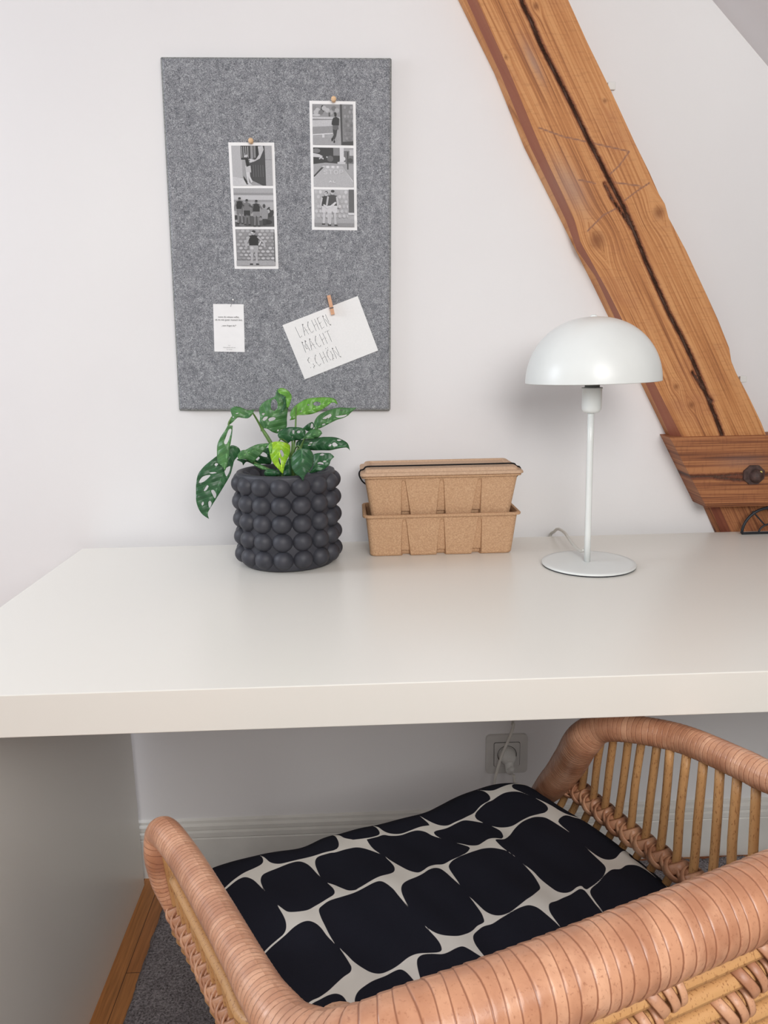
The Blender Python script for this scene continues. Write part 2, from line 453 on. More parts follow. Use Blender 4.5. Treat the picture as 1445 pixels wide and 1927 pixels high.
# ================================================================== DESK
dx0, dx1, dy0, dy1 = -.531, .981, -.648, .012
desk = empty('desk', ((dx0+dx1)/2, (dy0+dy1)/2, 0), 'long white desk with thick slab top and panel legs against the wall', 'desk')
MB().box((dx0, dy0, DESK-.05), (dx1, dy1, DESK), bev=.0012).build('desk_top', M['lacquer'], desk)
MB().box((dx0, dy0+.001, 0), (-.471, dy1, DESK-.0502), bev=.001).build('leg', M['lacquer'], desk)
MB().box((dx1-.06, dy0+.001, 0), (dx1, dy1, DESK-.0502), bev=.001).build('leg', M['lacquer'], desk)

# ================================================================== BEAMS
def polyf(pts):
    pts = sorted(pts)
    def f(z):
        if z <= pts[0][0]: (a, b), (c, d) = pts[0], pts[1]
        elif z >= pts[-1][0]: (a, b), (c, d) = pts[-2], pts[-1]
        else:
            for i in range(len(pts)-1):
                if pts[i][0] <= z <= pts[i+1][0]: (a, b), (c, d) = pts[i], pts[i+1]; break
        return b+(d-b)*(z-a)/(c-a)
    return f
def px2xz(L, y): return [(at(px, py, y=y).x, at(px, py, y=y).z) for px, py in L]
def segdist(X, Z, line):
    D = np.full(X.shape, 9.0)
    for (a, b), (c, d) in zip(line, line[1:]):
        l2 = (c-a)**2+(d-b)**2
        t_ = np.clip(((X-a)*(c-a)+(Z-b)*(d-b))/l2, 0, 1)
        D = np.minimum(D, np.hypot(X-(a+t_*(c-a)), Z-(b+t_*(d-b))))
    return D
YF = WALL-.052    # front face of the diagonal timber
sil = polyf([(z, x) for x, z in px2xz([(862, 0), (930, 138), (986, 277), (1055, 415), (1115, 535), (1254, 820)], WALL)])
mid = polyf([(z, x) for x, z in px2xz([(878, 0), (941, 138), (998, 277), (1065, 415), (1085, 470), (1120, 520), (1260, 818)], WALL-.026)])
fl = polyf([(z, x) for x, z in px2xz([(898, 0), (960, 138), (1017, 277), (1081, 415), (1092, 455), (1106, 480), (1142, 545), (1281, 818)], YF)])
frt = polyf([(z, x) for x, z in px2xz([(1069, 0), (1105, 80), (1150, 172), (1195, 270), (1222, 325), (1240, 366), (1251, 384), (1258, 410), (1290, 470), (1330, 556), (1350, 600), (1372, 655), (1376, 680), (1385, 702), (1408, 745), (1432, 795), (1439, 813)], YF)])
crackL = px2xz([(975, -20), (984, 8), (1000, 40), (1016, 80), (1030, 108), (1052, 150), (1080, 205), (1105, 258), (1130, 305), (1150, 345), (1175, 392), (1195, 438), (1215, 490), (1237, 540), (1260, 592), (1282, 632), (1305, 680), (1325, 730), (1345, 780), (1359, 818)], YF)
crackM = px2xz([(1138, 345), (1152, 375), (1170, 400), (1188, 428)], YF)
crackN = px2xz([(1303, 700), (1320, 728), (1340, 755)], YF)
scr = [px2xz(L, YF) for L in ([(1013, 240), (1060, 257), (1110, 268), (1140, 275), (1184, 285)], [(1184, 285), (1165, 312), (1145, 330)], [(1088, 338), (1120, 345)], [(1148, 342), (1205, 350)], [(1222, 344), (1195, 362), (1165, 385)], [(1160, 392), (1135, 405), (1105, 435)])]
knots = [(at(1124, 452, y=YF), .016), (at(1272, 728, y=YF), .006), (at(1301, 762, y=YF), .007), (at(1008, 12, y=YF), .006), (at(1138, 190, y=YF), .004), (at(952, 108, y=YF), .004), (at(1240, 400, y=YF), .012)]
greys = [(at(1072, 350, y=YF), .022, .045), (at(1004, 118, y=YF), .008, .03)]
ang = math.atan2(sil(1.0)-sil(1.6), .6)   # lean of the timber
def timber(name, mat, zlo, zhi, fns, ys, parent=None, nz=420, nt=56, front=True):
    """fns: x(z) for the columns wall-left, mid-left, front-left, front-right ; ys their y"""
    zz = np.linspace(zlo, zhi, nz)
    cols = [(fns[0], ys[0], .0), (fns[0], ys[0]*.5+ys[1]*.5, .0), (fns[1], ys[1], .05), (fns[1], ys[1]-.0001, .95), (fns[2], ys[2]+.0001, .85)]
    Xs = []; Ys = []; red = []
    for fn, y, r_ in cols: Xs.append([fn(z) for z in zz]); Ys.append([y]*nz); red.append([r_]*nz)
    A = np.array([fns[2](z) for z in zz]); B = np.array([fns[3](z) for z in zz])
    for k in range(nt+1):
        t_ = k/nt; Xs.append(list(A*(1-t_)+B*t_)); Ys.append([ys[2]]*nz); red.append([0.0]*nz)
    Xs.append(list(B)); Ys.append([ys[0]]*nz); red.append([.2]*nz)
    X = np.array(Xs); Y = np.array(Ys); Z = np.tile(zz, (X.shape[0], 1)); red = np.array(red)
    crack = np.minimum(np.minimum(segdist(X, Z, crackL), segdist(X, Z, crackM)+.0012), segdist(X, Z, crackN)+.0012)
    sc = np.min([segdist(X, Z, s_) for s_ in scr], axis=0)
    across = (X-sil(1.0)+(Z-1.0)*math.tan(ang))*math.cos(ang)
    along = Z/math.cos(ang)
    kn = np.zeros_like(X)
    for c, r_ in knots:
        d = np.hypot(X-c.x, Z-c.z); kn = np.maximum(kn, np.clip(1.25-d/r_, 0, 1))
        side = (X-c.x)+(Z-c.z)*math.tan(ang)
        across = across - np.sign(side)*r_*.9*np.exp(-(d/(r_*2.2))**2)
    gr = np.zeros_like(X)
    for c, a_, b_ in greys:
        gr = np.maximum(gr, np.exp(-(((X-c.x)+(Z-c.z)*math.tan(ang))/a_)**2-((Z-c.z)/b_)**2))
    frontmask = (np.abs(Y-ys[2]) < 1e-6)
    crack = np.where(frontmask, crack, 1.); sc = np.where(frontmask, sc, 1.)
    Y = Y+np.where(crack < .004, .006*(1-crack/.004), 0)
    m = X.shape[0]
    verts = [(X[i, j], Y[i, j], Z[i, j]) for i in range(m) for j in range(nz)]
    faces = [(i*nz+j, (i+1)*nz+j, (i+1)*nz+j+1, i*nz+j+1) for i in range(m-1) for j in range(nz-1)]
    faces.append([i*nz for i in range(m)][::-1]); faces.append([i*nz+nz-1 for i in range(m)])
    bld = MB(); bld.add(verts, faces, 0, False, gx=across.ravel().tolist(), gz=along.ravel().tolist(), crack=crack.ravel().tolist(), scratch=sc.ravel().tolist(), knot=kn.ravel().tolist(), grey=gr.ravel().tolist(), red=red.ravel().tolist())
    o = bld.build(name, mat, parent); return o
ztop = 2.2
HB_top = at(1262, 822, y=WALL-.06).z-.001
ys = (WALL, WALL-.026, YF)
o = timber('timber_beam', M['beam'], HB_top, ztop, (sil, mid, fl, frt), ys)
tag(o, 'long slanting old pine beam with deep crack on the wall behind the lamp', 'beam')
# short continuation of the strut below the cross beam
HB_bot = at(1345, 954, y=WALL-.06).z
sil2 = polyf([(z, x) for x, z in px2xz([(1325, 957), (1344, 1000)], WALL)])
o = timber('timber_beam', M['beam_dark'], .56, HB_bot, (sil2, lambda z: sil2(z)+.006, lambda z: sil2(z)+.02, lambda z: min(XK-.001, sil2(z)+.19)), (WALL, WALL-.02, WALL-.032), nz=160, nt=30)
tag(o, 'lower end of the slanting pine beam, between the cross beam and the desk', 'beam')

# horizontal cross beam with slanted, chamfered end
YB = WALL-.066
top_w = at(1241, 822, y=WALL); tip_w = at(1300, 950, y=WALL); low_w = at(1327, 957, y=WALL-.02)
f_top = at(1262, 834, y=YB); f_bot = at(1330, 956, y=YB)
zt_ = HB_top; zb_ = HB_bot; xe = xb-.95
xe = XK
nzb, nxb = 60, 120
def lx(z, a, b_): k = (z-b_[1])/(a[1]-b_[1]); return b_[0]+(a[0]-b_[0])*k
vb = []; at_x = []; at_z = []; rd = []; faces = []; ck = []; kk = []
rows = nzb+1; cc = 0
crk = px2xz([(1290, 897), (1345, 896), (1392, 893), (1500, 892)], YB)
crk2 = px2xz([(1345, 898), (1380, 902), (1400, 903)], YB)
colsX = []
def wl(z): return lx(z, (top_w.x, zt_), (tip_w.x, zb_+.006))
def fr_(z): return lx(z, (f_top.x-.002, zt_), (f_bot.x, zb_))
xs_front = [0]+list(np.linspace(0, 1, nxb)**1.4)
for j in range(rows):
    z = zb_+(zt_-zb_)*j/nzb
    rnd = .004*max(0, 1-min(j, nzb-j)/3)
    row = [(wl(z), WALL, .35), (wl(z)*.5+fr_(z)*.5, (WALL+YB)/2, .2), ]
    for k, u in enumerate(xs_front[1:]): row.append((fr_(z)+(xe-fr_(z))*u, YB+rnd, 0))
    row.append((xe, WALL, 0))
    for (x, y, r_) in row: vb.append((x, y, z)); at_x.append(z*1.0+.4); at_z.append(x); rd.append(r_)
m = len(row)
X = np.array([p[0] for p in vb]); Z = np.array([p[2] for p in vb])
ckk = np.minimum(segdist(X, Z, crk)+.0014, segdist(X, Z, crk2)+.001)
bt = at(1417, 893, y=YB)
grn = np.exp(-((X-bt.x+.02)/.05)**2-((Z-bt.z-.025)/.012)**2)
faces = [(j*m+i, j*m+i+1, (j+1)*m+i+1, (j+1)*m+i) for j in range(nzb) for i in range(m-1)]
faces.append(list(range(m))[::-1]); faces.append([nzb*m+i for i in range(m)])
b = MB(); b.add(vb, faces, 0, False, gx=at_x, gz=at_z, crack=ckk.tolist(), scratch=[1.0]*len(vb), knot=[0.0]*len(vb), grey=(grn*.5).tolist(), red=rd)
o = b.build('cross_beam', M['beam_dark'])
tag(o, 'thick dark horizontal pine beam with slanted end and iron bolt, just above desk', 'beam')
# bolt
bolt = empty('iron_bolt', (bt.x, YB, bt.z), 'rusty iron bolt with octagonal washer on the horizontal beam', 'bolt')
pts = [(bt.x+.0215*math.cos(R(22.5+45*i)), bt.z+.0195*math.sin(R(22.5+45*i))) for i in range(8)]
MB().prism(pts, YB-.0045, YB+.0005).build('washer', M['iron'], bolt)
b = MB(); b.lathe([(0, -.0185), (.005, -.0178), (.0095, -.0145), (.0125, -.009), (.0128, -.004)], (bt.x+.003, YB, bt.z-.002), 20, axis='y')
b.build('bolt_head', M['iron'], bolt)
MB().sphere((bt.x+.008, YB-.0125, bt.z+.006), .0028, sy=.7).build('paint_spot', M['yellow_paint'], bolt)
# cable clips on the beam's far edge
for (px, py, s_, lab) in ((1149, 162, 1, 'small white plastic clip at the upper right edge of the beam'), (1396, 713, .9, 'small white plastic clip at the lower right edge, beam foot')):
    p = at(px+2, py, y=WALL-.03)
    o = MB().box((p.x-.008*s_, p.y-.004, p.z-.007*s_), (p.x+.006*s_, p.y+.004, p.z+.006*s_), bev=.0013).build('cable_clip', M['white_plastic'])
    tag(o, lab, 'clip')

# ================================================================== PIN BOARD
YBd = WALL-.014
c00 = at(303, 108, y=YBd); c01 = at(735, 110, y=YBd); c10 = at(338, 771, y=YBd); c11 = at(733, 771, y=YBd)
board = empty('pin_board', ((c10.x+c11.x)/2, WALL, c10.z), 'grey felt pin board hanging on the white wall above the plant', 'pin board')
def bil(u, w, y=None):   # u right, w down on the board
    p = c00.lerp(c01, u).lerp(c10.lerp(c11, u), w); return Vector((p.x, YBd if y is None else y, p.z))
n = 24; ring = []
per = [(i/n, 0) for i in range(n)]+[(1, i/n) for i in range(n)]+[(1-i/n, 1) for i in range(n)]+[(0, 1-i/n) for i in range(n)]
cc_ = bil(.5, .5)
v = []; f = []
for (dd, yy) in ((0, WALL-.0005), (0, YBd+.004), (.0012, YBd+.0012), (.004, YBd)):
    for q in per:
        p = bil(*q); d = Vector((p.x-cc_.x, 0, p.z-cc_.z)); k = Vector((-1 if d.x > 0 else 1, 0, -1 if d.z > 0 else 1))
        v.append((p.x+k.x*dd*(1 if q[0] in (0, 1) else 0), yy, p.z+k.z*dd*(1 if q[1] in (0, 1) else 0)))
N4 = len(per)
for r_ in range(3):
    for i in range(N4): f.append((r_*N4+i, r_*N4+(i+1) % N4, (r_+1)*N4+(i+1) % N4, (r_+1)*N4+i))
f.append([3*N4+i for i in range(N4)]); f.append([i for i in range(N4)][::-1])
b = MB(); b.add(v, f); o = b.build('felt_panel', [M['felt']], board)
b = MB()
for w in (0, 1):
    e = [bil(i/10, w, YBd+.004) + Vector((0, 0, -.0006 if w == 0 else .0006)) for i in range(11)]; b.tube(e, .0024, 8)
for u in (0, 1):
    e = [bil(u, i/10, YBd+.004) + Vector((.0006 if u == 0 else -.0006, 0, 0)) for i in range(11)]; b.tube(e, .0024, 8)
b.build('edge_fold', M['felt_edge'], board)

YP = YBd-.0001
def photo_frame(cs):
    """local unit frame over a paper: u right 0..1, w down 0..1"""
    a, b_, c, d = [at(px, py, y=YP) for px, py in cs]
    return lambda u, w: (a.lerp(b_, u)).lerp(c.lerp(d, u), w)
def paper(name, fr, parent, mat, th=.0006):
    q = [fr(0, 0), fr(1, 0), fr(1, 1), fr(0, 1)]
    return MB().prism([(p.x, p.z) for p in q], YP-th, YP+.0006).build(name, mat, parent)
def picture(name, fr, w0, w1, shapes, parent):
    """one print of the strip; shapes: (grey, [(u,w)...]) in 0..1 of the picture"""
    vs = []; fs = []; cl = []
    y = YP-.0007
    for k, (g, pts) in enumerate(shapes):
        yy = y-.00004*k; bse = len(vs)
        for (u, w) in pts:
            p = fr(.06+.88*min(max(u, 0), 1), w0+(w1-w0)*min(max(w, 0), 1)); vs.append((p.x, yy, p.z))
        fs.append(list(range(bse, len(vs)))); cl.append(g)
    me = bpy.data.meshes.new(name); me.from_pydata(vs, [], fs)
    ca = me.color_attributes.new('pc', 'FLOAT_COLOR', 'CORNER')
    for p in me.polygons:
        g = s2l(cl[p.index])
        for li in p.loop_indices: ca.data[li].color = (g, g, g*1.04, 1)
    return link(name, me, M['photo'], parent)
def ov(cx, cy, rx, ry, n=10): return [(cx+rx*math.cos(2*math.pi*i/n), cy+ry*math.sin(2*math.pi*i/n)) for i in range(n)]
def bx_(x0, y0, x1, y1): return [(x0, y0), (x1, y0), (x1, y1), (x0, y1)]
def stones(nr, nc, g0, g1, x0=0, x1=1, y0=0, y1=1, seed=1):
    rd_ = random.Random(seed); o = []
    for j in range(nr):
        for i in range(nc):
            w = (x1-x0)/nc; h_ = (y1-y0)/nr; of = (j % 2)*w*.5
            a = x0+i*w+of+w*.12; bb = min(a+w*.78, x1)
            if a >= x1: continue
            o.append((rd_.randint(g0, g1), ov((a+bb)/2, y0+(j+.5)*h_, (bb-a)/2, h_*.38, 7)))
    return o
def person(x, y, h_, top, bot, skin, lean=0, arms=0):
    """standing figure seen small in a print: (x centre, y head top, height)"""
    s_ = h_
    q = lambda a, b_: (x+a*s_+lean*b_*s_, y+b_*s_)
    o = [(skin, [q(-.10, .52), q(-.02, .55), q(-.03, .8), q(-.05, .97), q(-.11, .97), q(-.10, .8)]),
         (skin, [q(.02, .55), q(.10, .52), q(.09, .78), q(.10, .97), q(.04, .97), q(.03, .8)]),
         (bot, [q(-.12, .42), q(.12, .42), q(.12, .64), q(.01, .63), q(-.01, .58), q(-.03, .64), q(-.12, .64)]),
         (top, [q(-.13, .17), q(-.04, .145), q(.04, .145), q(.13, .17), q(.12, .44), q(-.12, .44)]),
         (skin, [q(-.13, .17), q(-.09, .2), q(-.13-arms*.4, .38), q(-.15-arms*.2, .52), q(-.19-arms*.3, .5), q(-.18-arms*.6, .36)]),
         (skin, [q(.13, .17), q(.09, .2), q(.14+arms, .38), q(.15+arms, .5), q(.20+arms, .5), q(.19+arms, .36)]),
         (skin, ov(q(0, .08)[0], q(0, .08)[1], .05*s_, .065*s_)), (45, ov(q(.01, .045)[0], q(.01, .045)[1], .05*s_, .04*s_, 8)),
         (40, [q(-.12, .96), q(-.04, .96), q(-.04, 1.0), q(-.13, 1.0)]), (40, [q(.04, .96), q(.11, .96), q(.13, 1.0), q(.04, 1.0)])]
    return o
# left strip
frL = photo_frame([(429.5, 268), (516, 268.5), (441.5, 506), (524, 506)])
pcx = at(473, 268, y=YP)
st = empty('photo_strip', (frL(.5, 1).x, YP, frL(.5, 1).z), 'white strip of three black and white photos, left and lower, four friends in middle print', 'photo strip', None)
paper('paper_strip', frL, st, M['paper'])
sh = [(165, bx_(0, 0, 1, 1)), (188, bx_(0, 0, .25, .8)), (60, bx_(.23, 0, .5, .35))]
sh += [(200, bx_(.25+.05*i, .02, .265+.05*i, .3)) for i in range(5)]
sh += [(70, [(.42, 0), (.82, 0), (.86, 1), (.75, 1), (.45, .85)]), (150, bx_(.47, .0, .53, .33)), (135, bx_(.55, 0, .6, .3)), (45, bx_(.6, 0, .66, .35))]
sh += [(105, bx_(.52+.06*i, .48, .535+.06*i, .78)) for i in range(5)]
sh += [(196, [(.66, .02), (.78, 0), (.8, .1), (.7, .32), (.55, .4), (.45, .43), (.43, .39), (.6, .34), (.68, .22)]), (172, bx_(.83, 0, 1, 1)), (150, bx_(.83, .34, 1, .36)),
       (205, [(0, .78), (.28, .82), (.5, 1), (0, 1)]), (50, [(.27, .75), (.4, .95), (.35, .98), (.28, .85)])]
sh += [(215, [(.33, .55), (.43, .55), (.43, .75), (.5, .9), (.46, .93), (.39, .78), (.41, .95), (.37, .95), (.35, .75)]), (196, [(.32, .5), (.46, .5), (.47, .67), (.34, .66)]),
       (40, [(.33, .33), (.41, .33), (.44, .5), (.36, .53)]), (210, [(.4, .34), (.45, .36), (.44, .42), (.56, .38), (.55, .35), (.47, .33)]), (205, ov(.36, .25, .035, .05)), (120, ov(.35, .21, .04, .025)), (210, bx_(.31, .26, .35, .29))]
picture('photo_print', frL, .025, .335, sh, st)
sh = [(175, bx_(0, 0, 1, 1)), (150, bx_(0, .12, 1, .2)), (198, bx_(0, .18, 1, .3)), (158, bx_(0, .3, 1, .36)), (180, bx_(0, .36, 1, .7)), (85, bx_(0, .72, 1, 1)), (60, bx_(0, .7, .1, .8)), (170, ov(.05, .85, .06, .03)),
      (135, ov(.3, .72, .08, .04)), (60, ov(.9, .62, .1, .14)), (190, ov(.86, .6, .04, .05)), (180, ov(.95, .52, .05, .05)), (150, ov(.65, .8, .06, .04)), (120, ov(.2, .95, .1, .04)), (45, ov(.85, .88, .1, .06))]
sh += person(.14, .23, .7, 38, 120, 130, arms=.05)+person(.32, .28, .68, 118, 45, 110, arms=.03)+person(.56, .30, .7, 42, 140, 120, arms=.06)
sh += [(70, [(.2, .42), (.26, .44), (.25, .47), (.19, .46)]), (80, [(.38, .42), (.5, .5), (.49, .53), (.37, .46)])]
sh += [(150, [(.69, .55), (.82, .53), (.86, .62), (.84, .8), (.7, .8), (.67, .65)]), (70, ov(.76, .46, .035, .05)), (55, bx_(.72, .8, .8, .95))]
picture('photo_print', frL, .355, .66, sh, st)
sh = [(148, bx_(0, 0, 1, 1))]+stones(9, 8, 150, 205, 0, 1, 0, .85, 3)+[(168, bx_(0, .86, 1, 1)), (95, bx_(.975, .1, 1, .9))]
sh += person(.46, .03, .95, 34, 172, 178, arms=.12)+[(225, ov(.43, .1, .04, .015)), (205, ov(.41, .52, .045, .04)), (215, [(.58, .42), (.64, .32), (.66, .34), (.6, .46)])]
picture('photo_print', frL, .68, .975, sh, st)
# right strip
frR = photo_frame([(582, 189.5), (669, 191), (587, 432.5), (672, 433.5)])
st2 = empty('photo_strip', (frR(.5, 1).x, YP, frR(.5, 1).z), 'white strip of three black and white photos, right and higher, STOP road print in middle', 'photo strip', None)
paper('paper_strip', frR, st2, M['paper'])
sh = [(172, bx_(0, 0, 1, 1)), (150, bx_(0, 0, .7, .3)), (50, ov(.25, .12, .04, .1))]+[(random.Random(i).choice((120, 190, 175, 140)), ov(.05+.08*i % .6, .1+.05*(i % 3), .06, .06)) for i in range(9)]
sh += [(200, ov(.1, .27, .1, .03)), (90, bx_(.4, .2, .44, .3)), (205, bx_(0, .32, .68, .36)), (140, bx_(0, .36, .5, .4)), (198, [(0, .4), (.5, .38), (.5, .55), (0, .56)]), (150, [(0, .56), (.5, .53), (.5, .7), (0, .74)]), (215, [(0, .74), (.5, .7), (.5, .73), (0, .77)]), (215, bx_(.23, .74, .29, .82)), (165, bx_(0, .82, .7, 1)),
       (130, [(.68, 0), (1, 0), (1, 1), (.72, 1)]), (70, [(.68, 0), (.73, 0), (.74, 1), (.7, 1)]), (60, [(.72, .92), (1, .9), (1, 1), (.74, 1)])]
sh += stones(8, 3, 110, 160, .76, 1, .02, .9, 5)
sh += [(52, [(.5, .62), (.6, .6), (.57, .75), (.5, .88), (.46, .86), (.52, .75)]), (58, [(.52, .6), (.62, .55), (.58, .78), (.52, .9), (.52, .8)]), (95, [(.5, .5), (.63, .5), (.64, .6), (.57, .64), (.5, .62)]), (38, [(.51, .34), (.58, .31), (.66, .35), (.65, .52), (.51, .52), (.47, .5), (.48, .42)]),
       (40, ov(.57, .26, .03, .045)), (38, ov(.56, .22, .03, .02)), (30, ov(.48, .87, .025, .04)), (30, ov(.53, .92, .02, .035))]
picture('photo_print', frR, .025, .335, sh, st2)
sh = [(165, bx_(0, 0, 1, 1)), (48, [(0, 0), (.68, 0), (.68, .3), (.6, .4), (.3, .38), (0, .42)]), (120, ov(.08, .08, .1, .06)), (206, [(0, .14), (.15, .17), (.24, .22), (.2, .25), (0, .24)]), (200, ov(.2, .28, .06, .035)), (60, ov(.2, .3, .04, .025)), (130, bx_(.5, 0, .66, .2)), (95, ov(.42, .28, .08, .08)), (190, ov(.34, .24, .02, .02)), (215, bx_(.66, 0, .76, .36)),
      (110, bx_(.76, .08, 1, .4)), (215, ov(.76, .28, .04, .05)), (60, bx_(.84, .1, .87, .55)), (190, bx_(.9, .05, 1, .2)), (70, ov(.92, .32, .06, .06)), (200, bx_(.6, .36, .8, .42)),
      (198, [(.24, .46), (.3, .46), (.02, .78), (0, .76)]), (60, [(.2, .5), (.26, .5), (.02, .75), (0, .72)]), (216, [(.72, .5), (.74, .5), (.98, .84), (.98, .88)]), (182, [(.3, .46), (.72, .46), (.98, .88), (1, 1), (0, 1), (0, .8)]),
      (222, bx_(.32, .46, .39, .52)), (222, bx_(.45, .46, .52, .52)), (222, bx_(.58, .46, .63, .52))]
def lett(strokes, x, y, w, h_, g=226, t_=.012):
    o = []
    for s_ in strokes:
        for (a, b_), (c, d) in zip(s_, s_[1:]):
            A_ = Vector((x+a*w, y+b_*h_)); B_ = Vector((x+c*w, y+d*h_)); n_ = (B_-A_).normalized(); n_ = Vector((-n_.y, n_.x))*t_
            o.append((g, [tuple(A_+n_), tuple(B_+n_), tuple(B_-n_), tuple(A_-n_)]))
    return o
GL = {'S': [[(1, .12), (.5, 0), (.1, .15), (.15, .4), (.8, .6), (.9, .85), (.5, 1), (0, .88)]], 'T': [[(0, 0), (1, 0)], [(.5, 0), (.5, 1)]], 'O': [[(.5, 0), (.9, .2), (1, .55), (.8, .9), (.5, 1), (.2, .9), (0, .55), (.1, .2), (.5, 0)]],
      'P': [[(.1, 1), (.1, 0), (.8, .05), (.95, .28), (.75, .5), (.1, .52)]], 'L': [[(.1, 0), (.15, 1), (.7, .94)]], 'A': [[(0, 1), (.5, 0), (.95, 1)], [(.18, .62), (.8, .6)]], 'C': [[(.9, .1), (.55, 0), (.15, .3), (.1, .65), (.4, 1), (.9, .92)]],
      'H': [[(.1, 0), (.12, 1)], [(.85, 0), (.9, 1)], [(.1, .5), (.88, .48)]], 'E': [[(.75, 0), (.1, .02), (.15, 1), (.8, .97)], [(.1, .5), (.65, .47)]], 'N': [[(.1, 1), (.08, 0), (.88, 1), (.85, 0)]], 'M': [[(.0, 1), (.12, 0), (.5, .7), (.85, 0), (1, 1)]],
      'Ö': [[(.5, 0), (.9, .2), (1, .55), (.8, .9), (.5, 1), (.2, .9), (0, .55), (.1, .2), (.5, 0)], [(.26, -.2), (.28, -.13)], [(.68, -.2), (.7, -.13)]]}
for i, ch in enumerate('STOP'): sh += lett(GL[ch], .25+.13*i, .57, .1, .1, 212, .009)
for i, ch in enumerate('AL'): sh += lett(GL[ch], .38+.1*i, .84, .08, .05, 222, .008)
picture('photo_print', frR, .355, .66, sh, st2)
sh = [(178, bx_(0, 0, 1, 1))]+stones(6, 8, 182, 212, 0, .85, 0, .78, 7)+[(90, bx_(.87, 0, 1, .62)), (215, bx_(.85, .62, 1, .68)), (165, bx_(0, .8, 1, 1)), (140, bx_(0, .9, 1, 1))]
sh += person(.3, .05, .9, 44, 205, 196, arms=-.02)+person(.46, .01, .97, 62, 208, 190, arms=-.03)
sh += [(212, [(.4, .44), (.53, .33), (.56, .36), (.44, .49), (.3, .5), (.22, .42), (.25, .4), (.33, .46)]), (232, ov(.3, .1, .035, .015))]
picture('photo_print', frR, .68, .975, sh, st2)
# wooden push pins
for (px, py, lab) in ((473, 265, 'round wooden push pin holding the left photo strip'), (628, 187, 'round wooden push pin holding the right photo strip')):
    p = at(px, py+2, y=YP-.001)
    pn = empty('push_pin', (p.x, YP, p.z), lab, 'push pin')
    MB().lathe([(0, -.0125), (.0028, -.0122), (.0044, -.0105), (.0046, -.0085), (.0036, -.0066), (.0024, -.005), (.0027, -.0022), (.0036, -.0012), (.0036, -.0006), (0, -.0006)], (p.x, YP-.0002, p.z), 20, axis='y').build('pin_head', M['pin_wood'], pn)
# small printed card
frC = photo_frame([(401, 572), (458.5, 572.5), (403.5, 661.5), (460.5, 662.5)])
cd = empty('note_card', (frC(.5, 1).x, YP, frC(.5, 1).z), 'small upright white card with tiny printed lines, lower left of board', 'card')
paper('card_paper', frC, cd, M['paper'])
def text(name, s_, size, org, ux, mat, parent, align='CENTER', y=YP-.0009, depth=.00006, shear=0):
    cu = bpy.data.curves.new(name, 'FONT'); cu.body = s_; cu.size = size; cu.align_x = align; cu.extrude = depth; cu.shear = shear
    tmp = bpy.data.objects.new(name, cu)
    me = bpy.data.meshes.new_from_object(tmp); bpy.data.objects.remove(tmp)
    ux = Vector(ux).normalized(); uz = Vector((-ux.z, 0, ux.x))
    for v_ in me.vertices:
        q = v_.co.copy(); w = org+ux*q.x+uz*q.y; v_.co = Vector((w.x, y-q.z, w.z))
    me.name = name
    return link(name, me, mat, parent)
uxC = frC(1, .5)-frC(0, .5)
for s_, w, sz, m_ in (('wenn du wissen willst,', .285, .0043, 'ink'), ('ob du wie guter mensch bist,', .345, .0043, 'ink'), ('„wen fragst du?“', .465, .0041, 'ink')):
    text('printed_line', s_, sz, frC(.5, w), uxC, M[m_], cd, shear=.15 if 'frag' in s_ else 0)
for s_, w, sz in (('nur', .875, .0028), ('liebe grüsse von uns', .918, .0028), ('für immer', .96, .0026)):
    text('printed_line', s_, sz, frC(.5, w), uxC, M['ink_soft'], cd)
# straight pin
p0 = at(434, 577, y=YP-.001); p1 = at(438.3, 564, y=YP-.016)
pn = empty('straight_pin', tuple(p0), 'thin steel pin with white bead above the small upright card', 'pin')
MB().tube([p0, p1], .0004, 6).build('needle', M['steel'], pn)
MB().sphere(p1, .0016).build('bead', M['emboss_light'], pn)
# postcard with hand lettering
frK = photo_frame([(531.5, 612), (673, 557), (573.5, 714), (711.5, 659.5)])
kc = empty('postcard', (frK(.5, 1).x, YP, frK(.5, 1).z), 'tilted white postcard embossed LACHEN MACHT SCHÖN on the felt board', 'postcard')
q = [frK(0, 0), frK(1, 0), frK(1, 1), frK(0, 1)]
MB().prism([(p.x, p.z) for p in q], YP-.0011, YP-.0003).build('card_paper', M['paper_card'], kc)
# word start points (top-left, px) and advance, measured on the card
words = [('LACHEN', (555, 616), (613, 592), (632, 615)), ('MACHT', (567, 644), (619, 622), None), ('SCHÖN', (577, 675), (632, 652), None)]
bs = MB(); bl = MB()
def ribbon(bld, A_, B_, w, y, th):
    d = (B_-A_).normalized(); n_ = Vector((-d.z, 0, d.x))*w/2
    a, b_, c, e = A_+n_-d*w*.3, B_+n_+d*w*.3, B_-n_+d*w*.3, A_-n_-d*w*.3
    bld.prism([(a.x, a.z), (b_.x, b_.z), (c.x, c.z), (e.x, e.z)], y-th, y)
xr = (frK(1, 0)-frK(0, 0)).normalized(); dn = (frK(0, 1)-frK(0, 0)).normalized()
for (wd, s_, e_, _) in words:
    S_ = at(*s_, y=YP); E_ = at(*e_, y=YP); adv = (E_-S_)/(len(wd)-.35)
    # letters lean slightly less than the card
    dnw = (dn*.92+Vector((.06, 0, -.06))).normalized()*.0205
    for i, ch in enumerate(wd):
        o_ = S_+adv*i
        for stroke in GL[ch]:
            for (a, b_), (c, d) in zip(stroke, stroke[1:]):
                A_ = o_+adv*(a*.72)+dnw*b_; B_ = o_+adv*(c*.72)+dnw*d
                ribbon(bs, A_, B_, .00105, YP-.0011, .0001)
                off = Vector((.0010, 0, -.0002)); ribbon(bl, A_+off, B_+off, .0011, YP-.0011, .00035)
bs.build('lettering_shade', M['emboss'], kc); bl.build('lettering', M['emboss_light'], kc)
